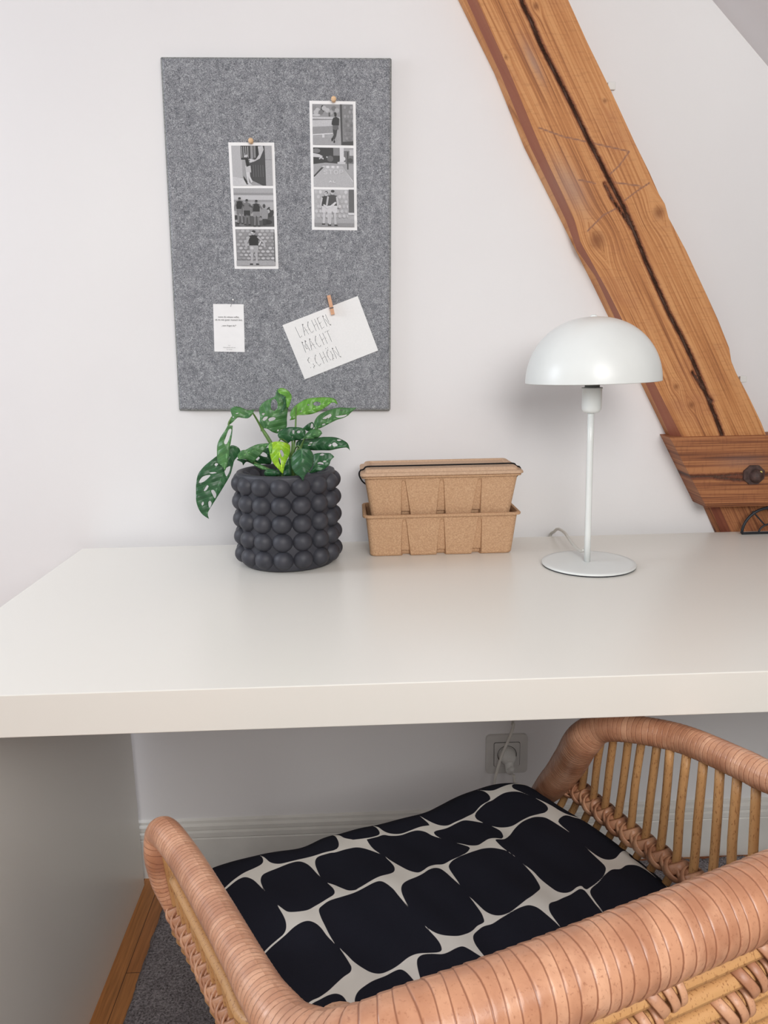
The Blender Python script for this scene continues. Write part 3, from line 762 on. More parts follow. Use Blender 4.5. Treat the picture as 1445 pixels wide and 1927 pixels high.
# mini clothes peg
pt = at(618.5, 556, y=YP-.004); pb = at(626.5, 592, y=YP-.004)
pg = empty('clothes_peg', (pb.x, YP, pb.z), 'tiny light wooden clothes peg clipped over the top edge of the tilted postcard', 'clothes peg')
d = (pb-pt).normalized(); n_ = Vector((-d.z, 0, d.x))*.0033
m1 = pt.lerp(pb, .66)
def pegp(a, b_, y0, y1, nm):
    q = [a+n_, b_+n_, b_-n_, a-n_]; MB().prism([(p.x, p.z) for p in q], y0, y1).build(nm, M['peg_wood'], pg)
pegp(pt, m1-d*.0003, YP-.0085, YP-.005, 'peg_half'); pegp(m1+d*.0006, pb, YP-.0085, YP-.0014, 'peg_half')
pegp(pt, m1, YP-.0036, YP-.0014, 'peg_half')
b = MB(); b.tube([m1-n_*1.15+Vector((0, -.0075, 0)), m1+n_*1.15+Vector((0, -.0075, 0))], .0009, 8); b.build('spring', M['steel'], pg)

# ================================================================== PLANT POT
pc = Vector((-.1245, -.118, DESK)); RB = .0805; HP = .163
pot = empty('plant_pot', tuple(pc), 'dark grey ceramic pot covered in rows of round bobbles, on desk', 'plant pot')
b = MB()
b.lathe([(.0, .0005), (RB-.010, .0005), (RB-.003, .001), (RB+.0005, .005), (RB+.001, .02), (RB+.001, .14), (RB+.0035, .150), (RB+.0045, .158), (RB+.003, HP-.001), (RB, HP), (RB-.006, HP-.0005), (RB-.0085, HP-.004), (RB-.0085, .115), (.0, .115)], pc, 72)
b.build('pot_body', M['pot'], pot)
b = MB(); NC = 15; a0 = R(-90-2)
for k in range(NC):
    a = a0+2*math.pi*k/NC
    for r_ in range(5):
        zc = pc.z+.0215+.0306*r_
        b.sphere((pc.x+(RB-.0035)*math.cos(a), pc.y+(RB-.0035)*math.sin(a), zc), .0175, sz=.95, u=28, w=18)
o = b.build('bobble_relief', M['pot'], pot)
b = MB(); nso = 16; b.lathe([(0, .128), (.03, .130), (.055, .127), (RB-.009, .124)], pc, 40); b.build('soil', M['soil'], pot)

# ------------------------------------------------------------------ swiss cheese plant
plant = empty('swiss_cheese_plant', (pc.x, pc.y, DESK+.12), 'small swiss cheese plant with holed green leaves growing in the bobbled pot', 'plant')
ZL = 4.5156
def zp(X, Y, y): return at(360+X/ZL, 720+Y/ZL, y=y)
def leaf(outline, holes, y0, rib, mat, curl=.006, dyx=0, dyz=0, stalk=None):
    """outline in zoomed photo units; rib: two points base->tip; surface bends about the rib"""
    ol = outline_spline(outline, 14); hs = [outline_spline(h_, 9) for h_ in holes]
    rb = [Vector(rib[0]), Vector(rib[1])]; rd_ = (rb[1]-rb[0]); rl = rd_.length; rdn = rd_/rl; rn = Vector((-rdn.y, rdn.x))
    pts = [p for p in ol]; edges = [(i, (i+1) % len(ol)) for i in range(len(ol))]
    faces = [list(range(len(ol)))]
    for h_ in hs:
        b0 = len(pts); pts += h_; edges += [(b0+i, b0+(i+1) % len(h_)) for i in range(len(h_))]
    def inside(p, poly):
        c = False; j = len(poly)-1
        for i in range(len(poly)):
            if (poly[i].y > p.y) != (poly[j].y > p.y) and p.x < (poly[j].x-poly[i].x)*(p.y-poly[i].y)/(poly[j].y-poly[i].y)+poly[i].x: c = not c
            j = i
        return c
    x0 = min(p.x for p in ol); x1 = max(p.x for p in ol); y0_ = min(p.y for p in ol); y1_ = max(p.y for p in ol)
    st_ = 16; gx = x0
    while gx < x1:
        gy = y0_
        while gy < y1_:
            p = Vector((gx, gy))
            if inside(p, ol) and not any(inside(p, h_) for h_ in hs): pts.append(p)
            gy += st_
        gx += st_
    vo, eo, fo, *_ = delaunay_2d_cdt(pts, edges, [], 0, 1e-4)
    keep = []
    for f_ in fo:
        c = sum((vo[i] for i in f_), Vector((0, 0)))/len(f_)
        if inside(c, ol) and not any(inside(c, h_) for h_ in hs): keep.append(list(f_))
    vs = []; vein = []; along = []
    k = 1/(ZL*FPX)*1.3
    W = max(abs((p-rb[0]).dot(rn)) for p in ol)+1
    for p in vo:
        u = (p-rb[0]).dot(rdn); w = (p-rb[0]).dot(rn)
        y = y0 + dyx*(p.x-rb[0].x)*k + dyz*(p.y-rb[0].y)*k - curl*(1-(w/W)**2) + curl*.7*abs(u/rl-.5) + .0012*math.sin(p.x*.05)*math.sin(p.y*.043)
        vs.append(zp(p.x, p.y, y)); vein.append(abs(w)*k if 0 < u < rl else .01); along.append((u*.9-abs(w)*.75)*k+1)
    n0 = len(vs)
    me = MB(); me.add(vs, keep, 0, True, vein=vein, along=along)
    o = me.build('leaf', mat, plant)
    md = o.modifiers.new('s', 'SOLIDIFY'); md.thickness = .0006; md.offset = 0
    return o
LD, LM, LL, LI = M['leaf_dark'], M['leaf_mid'], M['leaf_light'], M['leaf_lime']
leaf([(215, 625), (170, 660), (110, 710), (60, 775), (42, 850), (40, 930), (42, 1010), (66, 1080), (100, 1125), (150, 1158, 1), (140, 1108), (177, 1041), (228, 959), (285, 866), (331, 784), (352, 711), (367, 660), (414, 600), (409, 562), (380, 540), (340, 532), (318, 560), (290, 600), (250, 610)],
     [[(65, 850), (85, 810), (120, 790), (162, 786), (140, 815), (100, 845)], [(105, 920), (135, 870), (147, 878), (130, 912)], [(168, 918), (190, 912), (212, 950), (200, 984), (182, 955)], [(85, 1032), (100, 1010), (106, 1030), (92, 1046)], [(145, 1015), (160, 1003), (173, 1025), (158, 1066), (148, 1055)], [(197, 700), (207, 684), (228, 690), (210, 712)], [(283, 760), (290, 730), (330, 710), (325, 750), (300, 797)], [(152, 765), (200, 760), (216, 766), (175, 774)]],
     -.135, [(330, 620), (125, 1130)], LD, .008, dyx=.25)
leaf([(310, 362, 1), (290, 400), (245, 470), (222, 530), (218, 600), (222, 680), (250, 700), (288, 748, 1), (305, 700), (318, 620), (330, 540), (345, 450), (352, 365, 1)], [[(277, 512), (290, 470), (318, 400), (340, 398), (330, 450), (300, 522)]], -.155, [(335, 380), (280, 740)], LM, .005)
leaf([(332, 225), (370, 203), (420, 210), (480, 235), (537, 228, 1), (515, 275), (480, 303), (430, 300), (395, 296), (350, 338), (305, 372, 1), (330, 330), (345, 290), (340, 260)], [[(350, 292), (362, 284), (356, 304)], [(375, 262), (400, 256), (398, 264), (380, 266)]], -.145, [(530, 250), (345, 330)], LM, .005)
leaf([(575, 225), (600, 180), (650, 145), (710, 115), (725, 65), (770, 45), (820, 68), (852, 110), (845, 160), (822, 220), (812, 300), (808, 380), (760, 400), (740, 432), (690, 420), (640, 390), (610, 392), (592, 418, 1), (580, 350), (583, 290)],
     [[(675, 200), (683, 152), (710, 142), (730, 170), (732, 215), (705, 240), (682, 228)], [(597, 267), (610, 257), (626, 262), (612, 277)], [(604, 316), (620, 292), (650, 289), (640, 310), (615, 326)], [(654, 316), (665, 300), (700, 292), (716, 300), (705, 318), (662, 329)], [(726, 408), (738, 396), (746, 408), (735, 416)]], -.115, [(630, 400), (800, 80)], LM, .010)
leaf([(735, 60), (770, 46), (820, 68), (852, 112), (842, 165), (822, 215), (800, 190), (805, 150), (780, 105), (745, 90)], [], -.135, [(740, 70), (830, 190)], LL, .003)
leaf([(770, 112), (800, 118), (812, 160), (800, 210), (770, 250), (748, 262, 1), (770, 220), (785, 170), (772, 135)], [], -.137, [(780, 115), (755, 250)], LD, .002)
leaf([(840, 255), (870, 210), (920, 170), (980, 140), (1060, 128), (1150, 125), (1210, 135), (1235, 160), (1244, 187, 1), (1200, 167), (1160, 195), (1100, 235), (1030, 265), (960, 275), (900, 278), (880, 310), (834, 320, 1), (850, 295), (838, 280)],
     [[(1033, 182), (1060, 161), (1096, 172), (1095, 190), (1060, 199)], [(984, 189), (995, 181), (1004, 190), (993, 197)], [(919, 246), (932, 234), (932, 250)]], -.10, [(880, 285), (1225, 150)], LL, .008)
leaf([(1040, 350), (1070, 290), (1120, 255), (1180, 230), (1260, 212), (1330, 215), (1406, 212, 1), (1350, 260), (1330, 280), (1290, 300), (1230, 320), (1170, 350), (1100, 385), (1052, 398, 1)],
     [[(1115, 307), (1140, 285), (1185, 264), (1192, 280), (1160, 306)], [(1225, 284), (1270, 280), (1322, 272), (1300, 290), (1250, 298)], [(1108, 356), (1130, 347), (1142, 352), (1120, 362)], [(1265, 233), (1280, 226), (1290, 232), (1275, 238)]], -.09, [(1050, 392), (1380, 220)], LM, .007)
leaf([(945, 390, 1), (985, 355), (1030, 335), (1045, 372), (1020, 405), (990, 412)], [[(1012, 385), (1020, 345), (1034, 352), (1032, 382)]], -.095, [(950, 390), (1040, 350)], LD, .003)
leaf([(735, 430), (770, 400), (820, 380), (880, 378), (940, 385), (970, 410), (965, 450), (930, 485), (880, 490), (840, 500), (820, 522, 1), (770, 490), (740, 465)], [[(857, 422), (865, 402), (881, 410), (870, 437)], [(896, 425), (905, 408), (926, 410), (920, 429)], [(849, 461), (857, 454), (863, 465), (855, 471)]], -.135, [(750, 440), (960, 430)], LD, .007)
leaf([(930, 480, 1), (970, 440), (1010, 405), (1055, 393), (1095, 403), (1112, 430, 1), (1080, 465), (1030, 477), (985, 477)], [], -.13, [(935, 480), (1105, 420)], LM, .006)
leaf([(890, 520), (910, 490), (980, 480), (1060, 470), (1130, 462), (1220, 465), (1290, 490), (1330, 520), (1349, 580, 1), (1320, 552), (1240, 562), (1180, 575), (1110, 575), (1040, 575), (960, 565), (900, 550)],
     [[(990, 536), (1005, 510), (1029, 504), (1015, 531)], [(1165, 541), (1180, 520), (1193, 524), (1185, 540)], [(1196, 522), (1215, 507), (1244, 530), (1225, 543), (1205, 541)], [(1235, 486), (1258, 482), (1277, 490), (1250, 497)]], -.11, [(900, 520), (1335, 545)], LD, .008)
leaf([(845, 650), (870, 600), (910, 570), (960, 558), (1010, 570), (1037, 620), (1035, 690), (1000, 750), (965, 790), (950, 837, 1), (925, 800), (880, 770), (850, 710)], [], -.20, [(940, 560), (948, 830)], LD, .010)
leaf([(1030, 620), (1070, 600), (1130, 598), (1185, 602), (1214, 632, 1), (1185, 660), (1170, 700), (1120, 740), (1060, 760), (1005, 768), (1030, 720), (1040, 680)], [[(1089, 616), (1110, 602), (1131, 610), (1115, 621)], [(1070, 686), (1090, 674), (1120, 681), (1126, 695), (1090, 700)], [(1116, 669), (1135, 661), (1151, 668), (1130, 677)]], -.15, [(1010, 760), (1200, 625)], LD, .006)
leaf([(655, 540), (670, 515), (720, 500), (780, 505), (835, 530), (838, 590), (820, 640), (795, 700), (777, 778, 1), (745, 740), (700, 690), (675, 640), (665, 590)], [[(750, 578), (766, 570), (787, 610), (773, 632)], [(744, 640), (760, 650), (761, 702), (745, 680)]], -.185, [(735, 505), (777, 770)], LI, .010)
leaf([(655, 540), (670, 515), (720, 500), (750, 505), (720, 530), (690, 560), (680, 600), (668, 600)], [], -.188, [(660, 530), (675, 600)], LL, .002)
leaf([(395, 610), (430, 575), (460, 572), (500, 550), (560, 525), (620, 517), (668, 515, 1), (640, 550), (590, 610), (550, 650), (522, 690, 1), (480, 660), (440, 648), (400, 650)], [], -.14, [(400, 635), (660, 520)], LM, .008)
leaf([(385, 655), (430, 648), (500, 660), (560, 610), (610, 570), (660, 555), (675, 620), (676, 688), (600, 690), (530, 694), (470, 672), (440, 705, 1), (432, 680)], [[(543, 646), (560, 628), (582, 638), (562, 662), (548, 656)], [(584, 612), (608, 590), (640, 608), (644, 632), (610, 628)]], -.115, [(400, 660), (665, 600)], LD, .006)
leaf([(620, 760), (650, 735), (720, 742), (770, 775), (705, 798), (630, 792)], [], -.17, [(625, 765), (765, 775)], LD, .004)
leaf([(520, 695, 1), (560, 688), (610, 706), (655, 742, 1), (600, 738)], [], -.165, [(525, 695), (650, 740)], LM, .003)
leaf([(780, 790, 1), (790, 720), (815, 660), (840, 640), (850, 700), (850, 790, 1)], [], -.16, [(830, 650), (820, 785)], LD, .003)
def stem(pts, ys_, r_):
    P_ = [zp(p[0], p[1], y) for p, y in zip(pts, ys_)]
    b = MB(); b.tube(P_, r_, 8); b.build('stem', M['stem'], plant)
base = Vector((pc.x, pc.y, DESK+.108))
stem([(525, 262), (560, 320), (605, 400), (650, 470), (690, 545), (740, 680), (790, 830)], [-.145, -.13, -.12, -.12, -.12, -.12, -.12], [.0014, .0018, .0034, .0036, .003, .003])
stem([(892, 200), (888, 300), (884, 400), (872, 560), (858, 700), (868, 840)], [-.108, -.105, -.11, -.12, -.125, -.12], [.0011, .0016, .002, .0026, .003])
stem([(1160, 300), (1052, 395), (990, 440), (930, 560), (880, 840)], [-.094, -.092, -.10, -.12, -.12], [.0007, .0014, .0016, .002, .002])
stem([(1040, 520), (930, 535), (875, 640), (850, 840)], [-.112, -.112, -.12, -.12], [.001, .0015, .002, .002])
stem([(940, 570), (900, 540), (865, 620), (850, 840)], [-.2, -.17, -.14, -.12], [.001, .0014, .002, .002])
stem([(740, 505), (770, 480), (830, 560), (838, 840)], [-.186, -.16, -.135, -.12], [.001, .0014, .002, .002])
stem([(345, 395), (315, 355), (345, 290)], [-.155, -.15, -.147], [.0012, .0016, .0012])
stem([(380, 550), (410, 600), (460, 640), (560, 690), (700, 760), (780, 840)], [-.137, -.13, -.125, -.12, -.12, -.12], [.001, .0014, .002, .002, .002])
stem([(850, 440), (858, 520), (850, 640), (845, 840)], [-.137, -.135, -.13, -.12], [.001, .0018, .002, .002])
stem([(1010, 762), (930, 740), (870, 840)], [-.15, -.135, -.12], [.001, .0015, .002])
stem([(660, 520), (720, 600), (800, 840)], [-.14, -.13, -.12], [.001, .0015, .002])
stem([(1000, 440), (960, 480), (900, 620), (860, 840)], [-.13, -.125, -.12, -.12], [.001, .0015, .002, .002])

# ================================================================== FIBRE BOXES
FYB = -.113; dB = .112
def fibre_box(zb, zt, x0b, x1b, x0t, x1t, parent):
    """tapered moulded tray with three fluted recesses on the long side; open top"""
    H = zt-zb; cxb = (x0b+x1b)/2; cxt = (x0t+x1t)/2
    fx = [(-.25), 0.0, .25]
    def ring(k, shrink=0.0, flute=True, yin=0.0):
        z = zb+H*k; hw = ((x1b-x0b)*(1-k)+(x1t-x0t)*k)/2-shrink; cx = cxb*(1-k)+cxt*k
        tp = .009*k
        yf = FYB+.006-tp+shrink; yb_ = FYB+dB-.006+tp-shrink
        r_ = .010-shrink*.5; pts = []
        def side(xa, xc, y, sgn):
            # points from xa to xc along the long side, with flutes at fractions
            seq = []
            L = xc-xa
            for q in (fx if L > 0 else fx[::-1]):
                xm = cx+q*(2*hw)*1.0
                kk = max(0.0, min(1.0, (.89-k)/.85)) if flute else 0
                w_t = (.0022+.0052*kk)*(1 if flute else 1); dp = (.0115*min(1, kk*5) if kk > 0 else 0)
                dr = 1 if L > 0 else -1
                wt = w_t
                seq += [(xm-dr*(wt+.0015), y), (xm-dr*wt, y+sgn*dp*.55), (xm-dr*(wt-.0008), y+sgn*dp), (xm+dr*(wt-.0008), y+sgn*dp), (xm+dr*wt, y+sgn*dp*.55), (xm+dr*(wt+.0015), y)]
            return seq
        def corner(cx_, cy_, a):
            return [(cx_+r_*math.cos(R(a+90*i/4)), cy_+r_*math.sin(R(a+90*i/4))) for i in range(5)]
        pts += corner(cx-hw+r_, yf+r_, 180)
        pts += side(cx-hw, cx+hw, yf, 1)
        pts += corner(cx+hw-r_, yf+r_, 270)
        pts += corner(cx+hw-r_, yb_-r_, 0)
        pts += side(cx+hw, cx-hw, yb_, -1)
        pts += corner(cx-hw+r_, yb_-r_, 90)
        return [(x, y, z) for x, y in pts]
    ks = [0, .015, .05, .15, .3, .5, .7, .84, .90, .925, .95, .97]
    rings = [ring(0, .004)]+[ring(k, .0015 if k == .015 else 0) for k in ks[1:]]
    rings.append([(x, y, zt-.004) for x, y, z in ring(1.0, -.0005, False)])
    # rolled rim
    rings.append([(x, y, zt-.0045) for x, y, z in ring(1.0, -.0048, False)])
    rings.append([(x, y, zt-.0015) for x, y, z in ring(1.0, -.0055, False)])
    rings.append([(x, y, zt) for x, y, z in ring(1.0, -.004, False)])
    rings.append([(x, y, zt) for x, y, z in ring(1.0, .0005, False)])
    rings.append([(x, y, zt-.006) for x, y, z in ring(1.0, .003, False)])
    rings.append([(x, y, zb+.01) for x, y, z in ring(.1, .006, False)])
    n = len(rings[0]); v = [p for r_ in rings for p in r_]; f = []
    for i in range(len(rings)-1):
        for j in range(n): f.append((i*n+j, i*n+(j+1) % n, (i+1)*n+(j+1) % n, (i+1)*n+j))
    f.append(list(range(n))[::-1]); f.append([(len(rings)-1)*n+j for j in range(n)])
    b = MB(); b.add(v, f); return b.build('box_body', M['fibre'], parent)
lowb = empty('storage_box', (.146, FYB+dB/2, DESK), 'open brown moulded fibre box, lower one of the stack on desk', 'box')
fibre_box(DESK, DESK+.0775, .0185, .2725, .0115, .2815, lowb)
b = MB()   # finger tab of black elastic on the low box
topb = empty('storage_box', (.146, FYB+dB/2, DESK+.0715), 'brown moulded fibre box with lid and black elastic, on top of stack', 'box')
fibre_box(DESK+.0713, DESK+.1475, .0215, .2685, .0105, .2815, topb)
# lid: flanged tray turned over, panel set a little lower
zl = DESK+.1475
def rr_ring(x0, x1, y0, y1, r_, z): return [(x, y, z) for x, y in rounded(x0, x1, y0, y1, r_)]
LX0, LX1, LY0, LY1 = .0035, .2885, FYB-.0125, FYB+dB+.006
rg = [rr_ring(LX0+.004, LX1-.004, LY0+.004, LY1-.004, .008, zl+.0003), rr_ring(LX0, LX1, LY0, LY1, .009, zl+.0003), rr_ring(LX0, LX1, LY0, LY1, .009, zl+.003), rr_ring(LX0+.0015, LX1-.0015, LY0+.0015, LY1-.0015, .008, zl+.005),
      rr_ring(LX0+.007, LX1-.007, LY0+.006, LY1-.006, .008, zl+.0058), rr_ring(LX0+.010, LX1-.010, LY0+.009, LY1-.009, .007, zl+.0105), rr_ring(LX0+.013, LX1-.013, LY0+.012, LY1-.012, .006, zl+.0115), rr_ring(LX0+.017, LX1-.017, LY0+.016, LY1-.016, .005, zl+.0112), rr_ring(LX0+.02, LX1-.02, LY0+.019, LY1-.019, .004, zl+.0088)]
n = len(rg[0]); v = [p for r_ in rg for p in r_]
f = [(i*n+j, i*n+(j+1) % n, (i+1)*n+(j+1) % n, (i+1)*n+j) for i in range(len(rg)-1) for j in range(n)]+[list(range(n))[::-1], [(len(rg)-1)*n+j for j in range(n)]]
b = MB(); b.add(v, f); b.build('lid', M['fibre_lid'], topb)
# elastic band running the length of the lid
el = MB(); ye = FYB+.024
path = [(LX0+.011, ye, zl-.020), (LX0+.004, ye-.001, zl-.014), (LX0-.0012, ye, zl-.004), (LX0-.0010, ye, zl+.0025), (LX0+.0012, ye, zl+.0058), (LX0+.0065, ye, zl+.0072), (LX0+.0098, ye, zl+.0112), (LX0+.014, ye, zl+.0122), (LX0+.05, ye, zl+.0121), (.146, ye, zl+.0120), (LX1-.05, ye, zl+.0121), (LX1-.014, ye, zl+.0122), (LX1-.0098, ye, zl+.0112), (LX1-.0065, ye, zl+.0072), (LX1-.0012, ye, zl+.0058), (LX1+.0010, ye, zl+.0025), (LX1+.0010, ye, zl-.003), (LX1-.006, ye, zl-.012)]
el.tube([Vector(p)+Vector((0, 0, .0007)) for p in path], .00135, 8, step=.003); el.build('elastic_band', M['elastic'], topb)

# ================================================================== TABLE LAMP
LC = Vector((.3845, -.1975, DESK))
lamp = empty('table_lamp', tuple(LC), 'white metal table lamp with dome shade and round base', 'lamp')
MB().lathe([(.0, .0004), (.0755, .0004), (.0768, .0012), (.0768, .002), (0, .002)], LC, 72).build('base_pad', M['rubber'], lamp)
MB().lathe([(0, .002), (.0765, .002), (.0775, .0028), (.0775, .0045), (.0765, .0055), (.07, .0058), (.0, .0058)], LC, 96).build('base', M['lamp'], lamp)
pb_ = Vector((LC.x-.0018, LC.y+.002, DESK+.0055)); ptp = Vector((.3795, LC.y, .99))
b = MB(); b.tube([pb_, ptp], .0053, 20, step=.05); b.build('pole', M['lamp'], lamp)
sc_ = Vector((.3802, LC.y, 0))
b = MB(); b.lathe([(0, .988), (.0056, .988), (.0125, .9895), (.0152, .994), (.0157, .999), (.0157, 1.0265), (.0166, 1.0272), (.0166, 1.029), (.012, 1.0295), (.0, 1.0295)], sc_, 40); b.build('lamp_holder', M['lamp'], lamp)
b = MB(); b.lathe([(.0118, 1.029), (.0118, 1.034), (.0155, 1.0345), (.0155, 1.039), (.011, 1.040), (0.011, 1.085), (.0, 1.09)], sc_, 32); b.build('shade_carrier', M['lamp_in'], lamp)
# dome shade, with a very slight tilt
SR, SH, SZ = .1065, .1015, 1.0385
prof = []; NS = 26
for i in range(NS+1):
    a = math.pi/2*i/NS; prof.append((SR*math.cos(a)**.93, SH*math.sin(a)**1.0))
prof[-1] = (0, SH)
inner = [(max(0, r_-.0012), h_-.001 if i else 0) for i, (r_, h_) in enumerate(prof)][::-1]; inner[0] = (0, SH-.0014)
b = MB(); b.lathe(prof, (0, 0, 0), 96); b.lathe(inner, (0, 0, 0), 96, mi=1); b.lathe([(SR-.0012, 0), (SR-.0003, -.0006), (SR+.0002, .0002)], (0, 0, 0), 96)
b.lathe([(.0, .0035), (.003, .003), (.0058, .0012), (.0062, -.001)], (0, 0, SH), 20)
rot = Matrix.Translation((sc_.x, LC.y, SZ)) @ Matrix.Rotation(R(-.9), 4, 'Y')
b.v = [tuple(rot @ Vector(p)) for p in b.v]
b.build('lamp_shade', [M['lamp'], M['lamp_in']], lamp, fix=False)
MB().sphere((sc_.x, LC.y, 1.075), .019, sz=1.1).build('bulb', M['white_plastic'], lamp)
# cord: out of the pole foot, over the back edge and down to the socket
D_ = DESK
cp = [pb_+Vector((-.004, .003, .020)), at(1094, 1037, y=-.18), at(1084, 1031, y=-.155), at(1072, 1016, y=-.11), at(1062, 1002, y=-.065), at(1050, 995.5, y=-.02), at(1042, 1001, y=.012), Vector((.376, .029, DESK-.004)), Vector((.371, .029, .68)), Vector((.350, .028, .58)), at(967, 1345, y=.024), at(967, 1362, y=.022), at(960, 1385, y=.012), at(947, 1415, y=.0), at(936, 1448, y=-.010), at(930, 1480, y=-.012), Vector((.272, -.014, .15)), Vector((.290, -.018, .12)), Vector((.305, -.015, .15)), Vector((.3070, -.012, .20)), Vector((.3045, -.008, .236))]
b = MB(); b.tube(cp, .0028, 10, step=.006); b.build('power_cord', M['cord'], lamp)
so = at(953.5, 1419, y=WALL-.006)
pl = MB(); pcn = Vector((so.x, 0, so.z))
pl.lathe([(0, WALL-.034), (.008, WALL-.034), (.0125, WALL-.031), (.0165, WALL-.022), (.0172, WALL-.012), (.0172, WALL-.0065), (0, WALL-.0065)], (pcn.x, 0, pcn.z), 28, axis='y')
pl.tube([Vector((pcn.x+.001, WALL-.026, pcn.z-.004)), Vector((pcn.x+.001, WALL-.034, pcn.z-.022)), Vector((.3030, -.004+.003, .246))], [.0095, .0085, .0045], 12)
pl.build('plug', M['white_plastic'], lamp)

# ================================================================== WALL SOCKET
sk = empty('wall_socket', (so.x, WALL, so.z-.044), 'square white wall socket with plug, under the desk', 'socket')
x_, z_ = so.x, so.z
MB().prism(rounded(x_-.044, x_+.044, z_-.044, z_+.044, .009), WALL-.0065, WALL).build('socket_frame', M['socket_plastic'], sk)
MB().prism(rounded(x_-.0278, x_+.0278, z_-.0278, z_+.0278, .004), WALL-.0067, WALL-.006).build('socket_gap', M['socket_shadow'], sk)
b = MB(); b.prism(rounded(x_-.0268, x_+.0268, z_-.0268, z_+.0268, .0035), WALL-.0082, WALL-.0062); b.build('socket_insert', M['socket_plastic'], sk)
b = MB(); b.lathe([(.0205, -.0088), (.0198, -.0090), (.0185, -.0075), (0, -.0075)], (x_, WALL, z_), 36, axis='y'); b.build('socket_well', M['socket_shadow'], sk)

# ================================================================== BLACK WIRE STAND AT THE RIGHT
wc = at(1458, 1003, z=DESK); wc.y = -.012; wc.z = DESK
wr = empty('wire_stand', tuple(wc), 'black wire half round stand at the right rear corner of desk', 'stand')
b = MB(); rr_ = .052; wx = at(1396, 998, y=-.014).x+rr_
arc = [Vector((wx+rr_*math.cos(R(180-i*9)), -.014, DESK+.0028+(rr_-.003)*math.sin(R(180-i*9)))) for i in range(21)]
b.tube(arc, .0027, 10); b.build('rim', M['black_wire'], wr)
b = MB(); arc = [Vector((wx+.004+.023*math.cos(R(180-i*15)), -.014, DESK+.002+.018*math.sin(R(180-i*15)))) for i in range(13)]
b.tube(arc, .0018, 8); b.build('inner_arc', M['black_wire'], wr)
for a in (122, 90, 58):
    p0 = Vector((wx+.004+.022*math.cos(R(a)), -.014, DESK+.0025+.018*math.sin(R(a)))); p1 = Vector((wx+rr_*1.06*math.cos(R(a+6)), -.014, DESK+.002+rr_*1.06*math.sin(R(a+6))))
    b = MB(); b.tube([p0, p1], .0014, 8); b.build('spoke', M['black_wire'], wr)
MB().tube([Vector((wx-rr_, -.014, DESK+.0026)), Vector((wx+rr_, -.014, DESK+.0026))], .0025, 8).build('foot_bar', M['black_wire'], wr)

# ================================================================== RATTAN CHAIR
chair = empty('rattan_armchair', (.14, -.75, .0), 'wicker rattan armchair with wrapped pole arms tucked under desk', 'chair')
def A3(px, py, z): return at(px, py, z=z)
LF = [A3(352, 1752, .49), A3(330, 1705, .525), A3(308, 1650, .56), A3(299, 1603, .595), A3(306, 1566, .620)]
LA = [A3(345, 1612, .630), A3(405, 1712, .643), A3(454, 1800, .655), A3(491, 1866, .664)]
CO = [A3(536, 1930, .672), A3(590, 1972, .680), A3(668, 1982, .69)]
BK = [A3(775, 1950, .697), Vector((.100, -1.036, .70)), Vector((.222, -.987, .70)), Vector((.300, -.955, .70)), Vector((.38, -.920, .698))]
CR = [Vector((.435, -.892, .694)), Vector((.452, -.855, .686))]
RA = [A3(1452, 1464, .664), A3(1400, 1440, .660), A3(1290, 1393, .650), A3(1205, 1374, .643)]
RF = [A3(1135, 1368, .630), A3(1096, 1394, .598), A3(1074, 1430, .545), A3(1046, 1468, .485), A3(1006, 1508, .405)]
b = MB()
n1 = len(LF)+len(LA)
rad_seq = [.0115]*2+[.0135, .0145, .0148]+[.0143]*3+[.0150]+[.0170, .0205, .0240]+[.0255]*5+[.022, .018]+[.0160]*4+[.018, .022, .0225, .0215, .0155]
allp = LF+LA+CO+BK+CR+RA+RF
# piecewise build so that the wraps are fine on the arms and broad on the back
def seg(i0, i1, pitch, rad, b, w0=0, lean=1.0, amp=.05, n=28):
    pts = allp[max(0, i0-1):i1+2]
    P_ = spline(allp, .0008)
def rail(b, pts, rads, pitchf, n=30, amp=.055):
    P_ = spline(pts, .0011); L = 0; w = 0; wr = []; v = []; f = []; fr = frames(P_)
    tot = sum((q-p).length for p, q in zip(P_, P_[1:]))
    # cumulative control lengths for the radius
    ctrl = [0]; idx = 0; acc = 0
    for i in range(1, len(pts)): ctrl.append(ctrl[-1]+(Vector(pts[i])-Vector(pts[i-1])).length)
    sc2 = ctrl[-1]/tot
    for i, p in enumerate(P_):
        if i: d = (p-P_[i-1]).length; L += d
        u = L*sc2; k = 0
        while k < len(ctrl)-2 and ctrl[k+1] < u: k += 1
        t_ = min(1, max(0, (u-ctrl[k])/(ctrl[k+1]-ctrl[k]))); t_ = t_*t_*(3-2*t_)
        r_ = rads[k]*(1-t_)+rads[k+1]*t_
        if i: w += d/(pitchf[k]*(1-t_)+pitchf[k+1]*t_)
        T, N, B = fr[i]
        for j in range(n+1):
            a = 2*math.pi*j/n; ww = w+j/n+.12*math.sin(w*1.7+3*math.sin(a)); q = ww-math.floor(ww)
            rk = r_*(1+amp*(min(1, q/.12)*.5+.5-(q)*.55)*(pitchf[k]/.009)**.5) 
            v.append(p+N*(math.cos(a)*rk)+B*(math.sin(a)*rk)); wr.append(ww)
    m = n+1
    for i in range(len(P_)-1):
        for j in range(n): f.append((i*m+j, i*m+j+1, (i+1)*m+j+1, (i+1)*m+j))
    f.append(list(range(n))[::-1]); f.append([(len(P_)-1)*m+j for j in range(n)])
    b.add(v, f, 0, True, wrap=wr); return P_
pit = [.0055]*9+[.0062, .0075, .0092]+[.0098]*5+[.0085, .007]+[.0062]*4+[.0055]*5
top = MB(); railP = rail(top, allp, rad_seq, pit); top.build('top_rail', M['wrap'], chair)

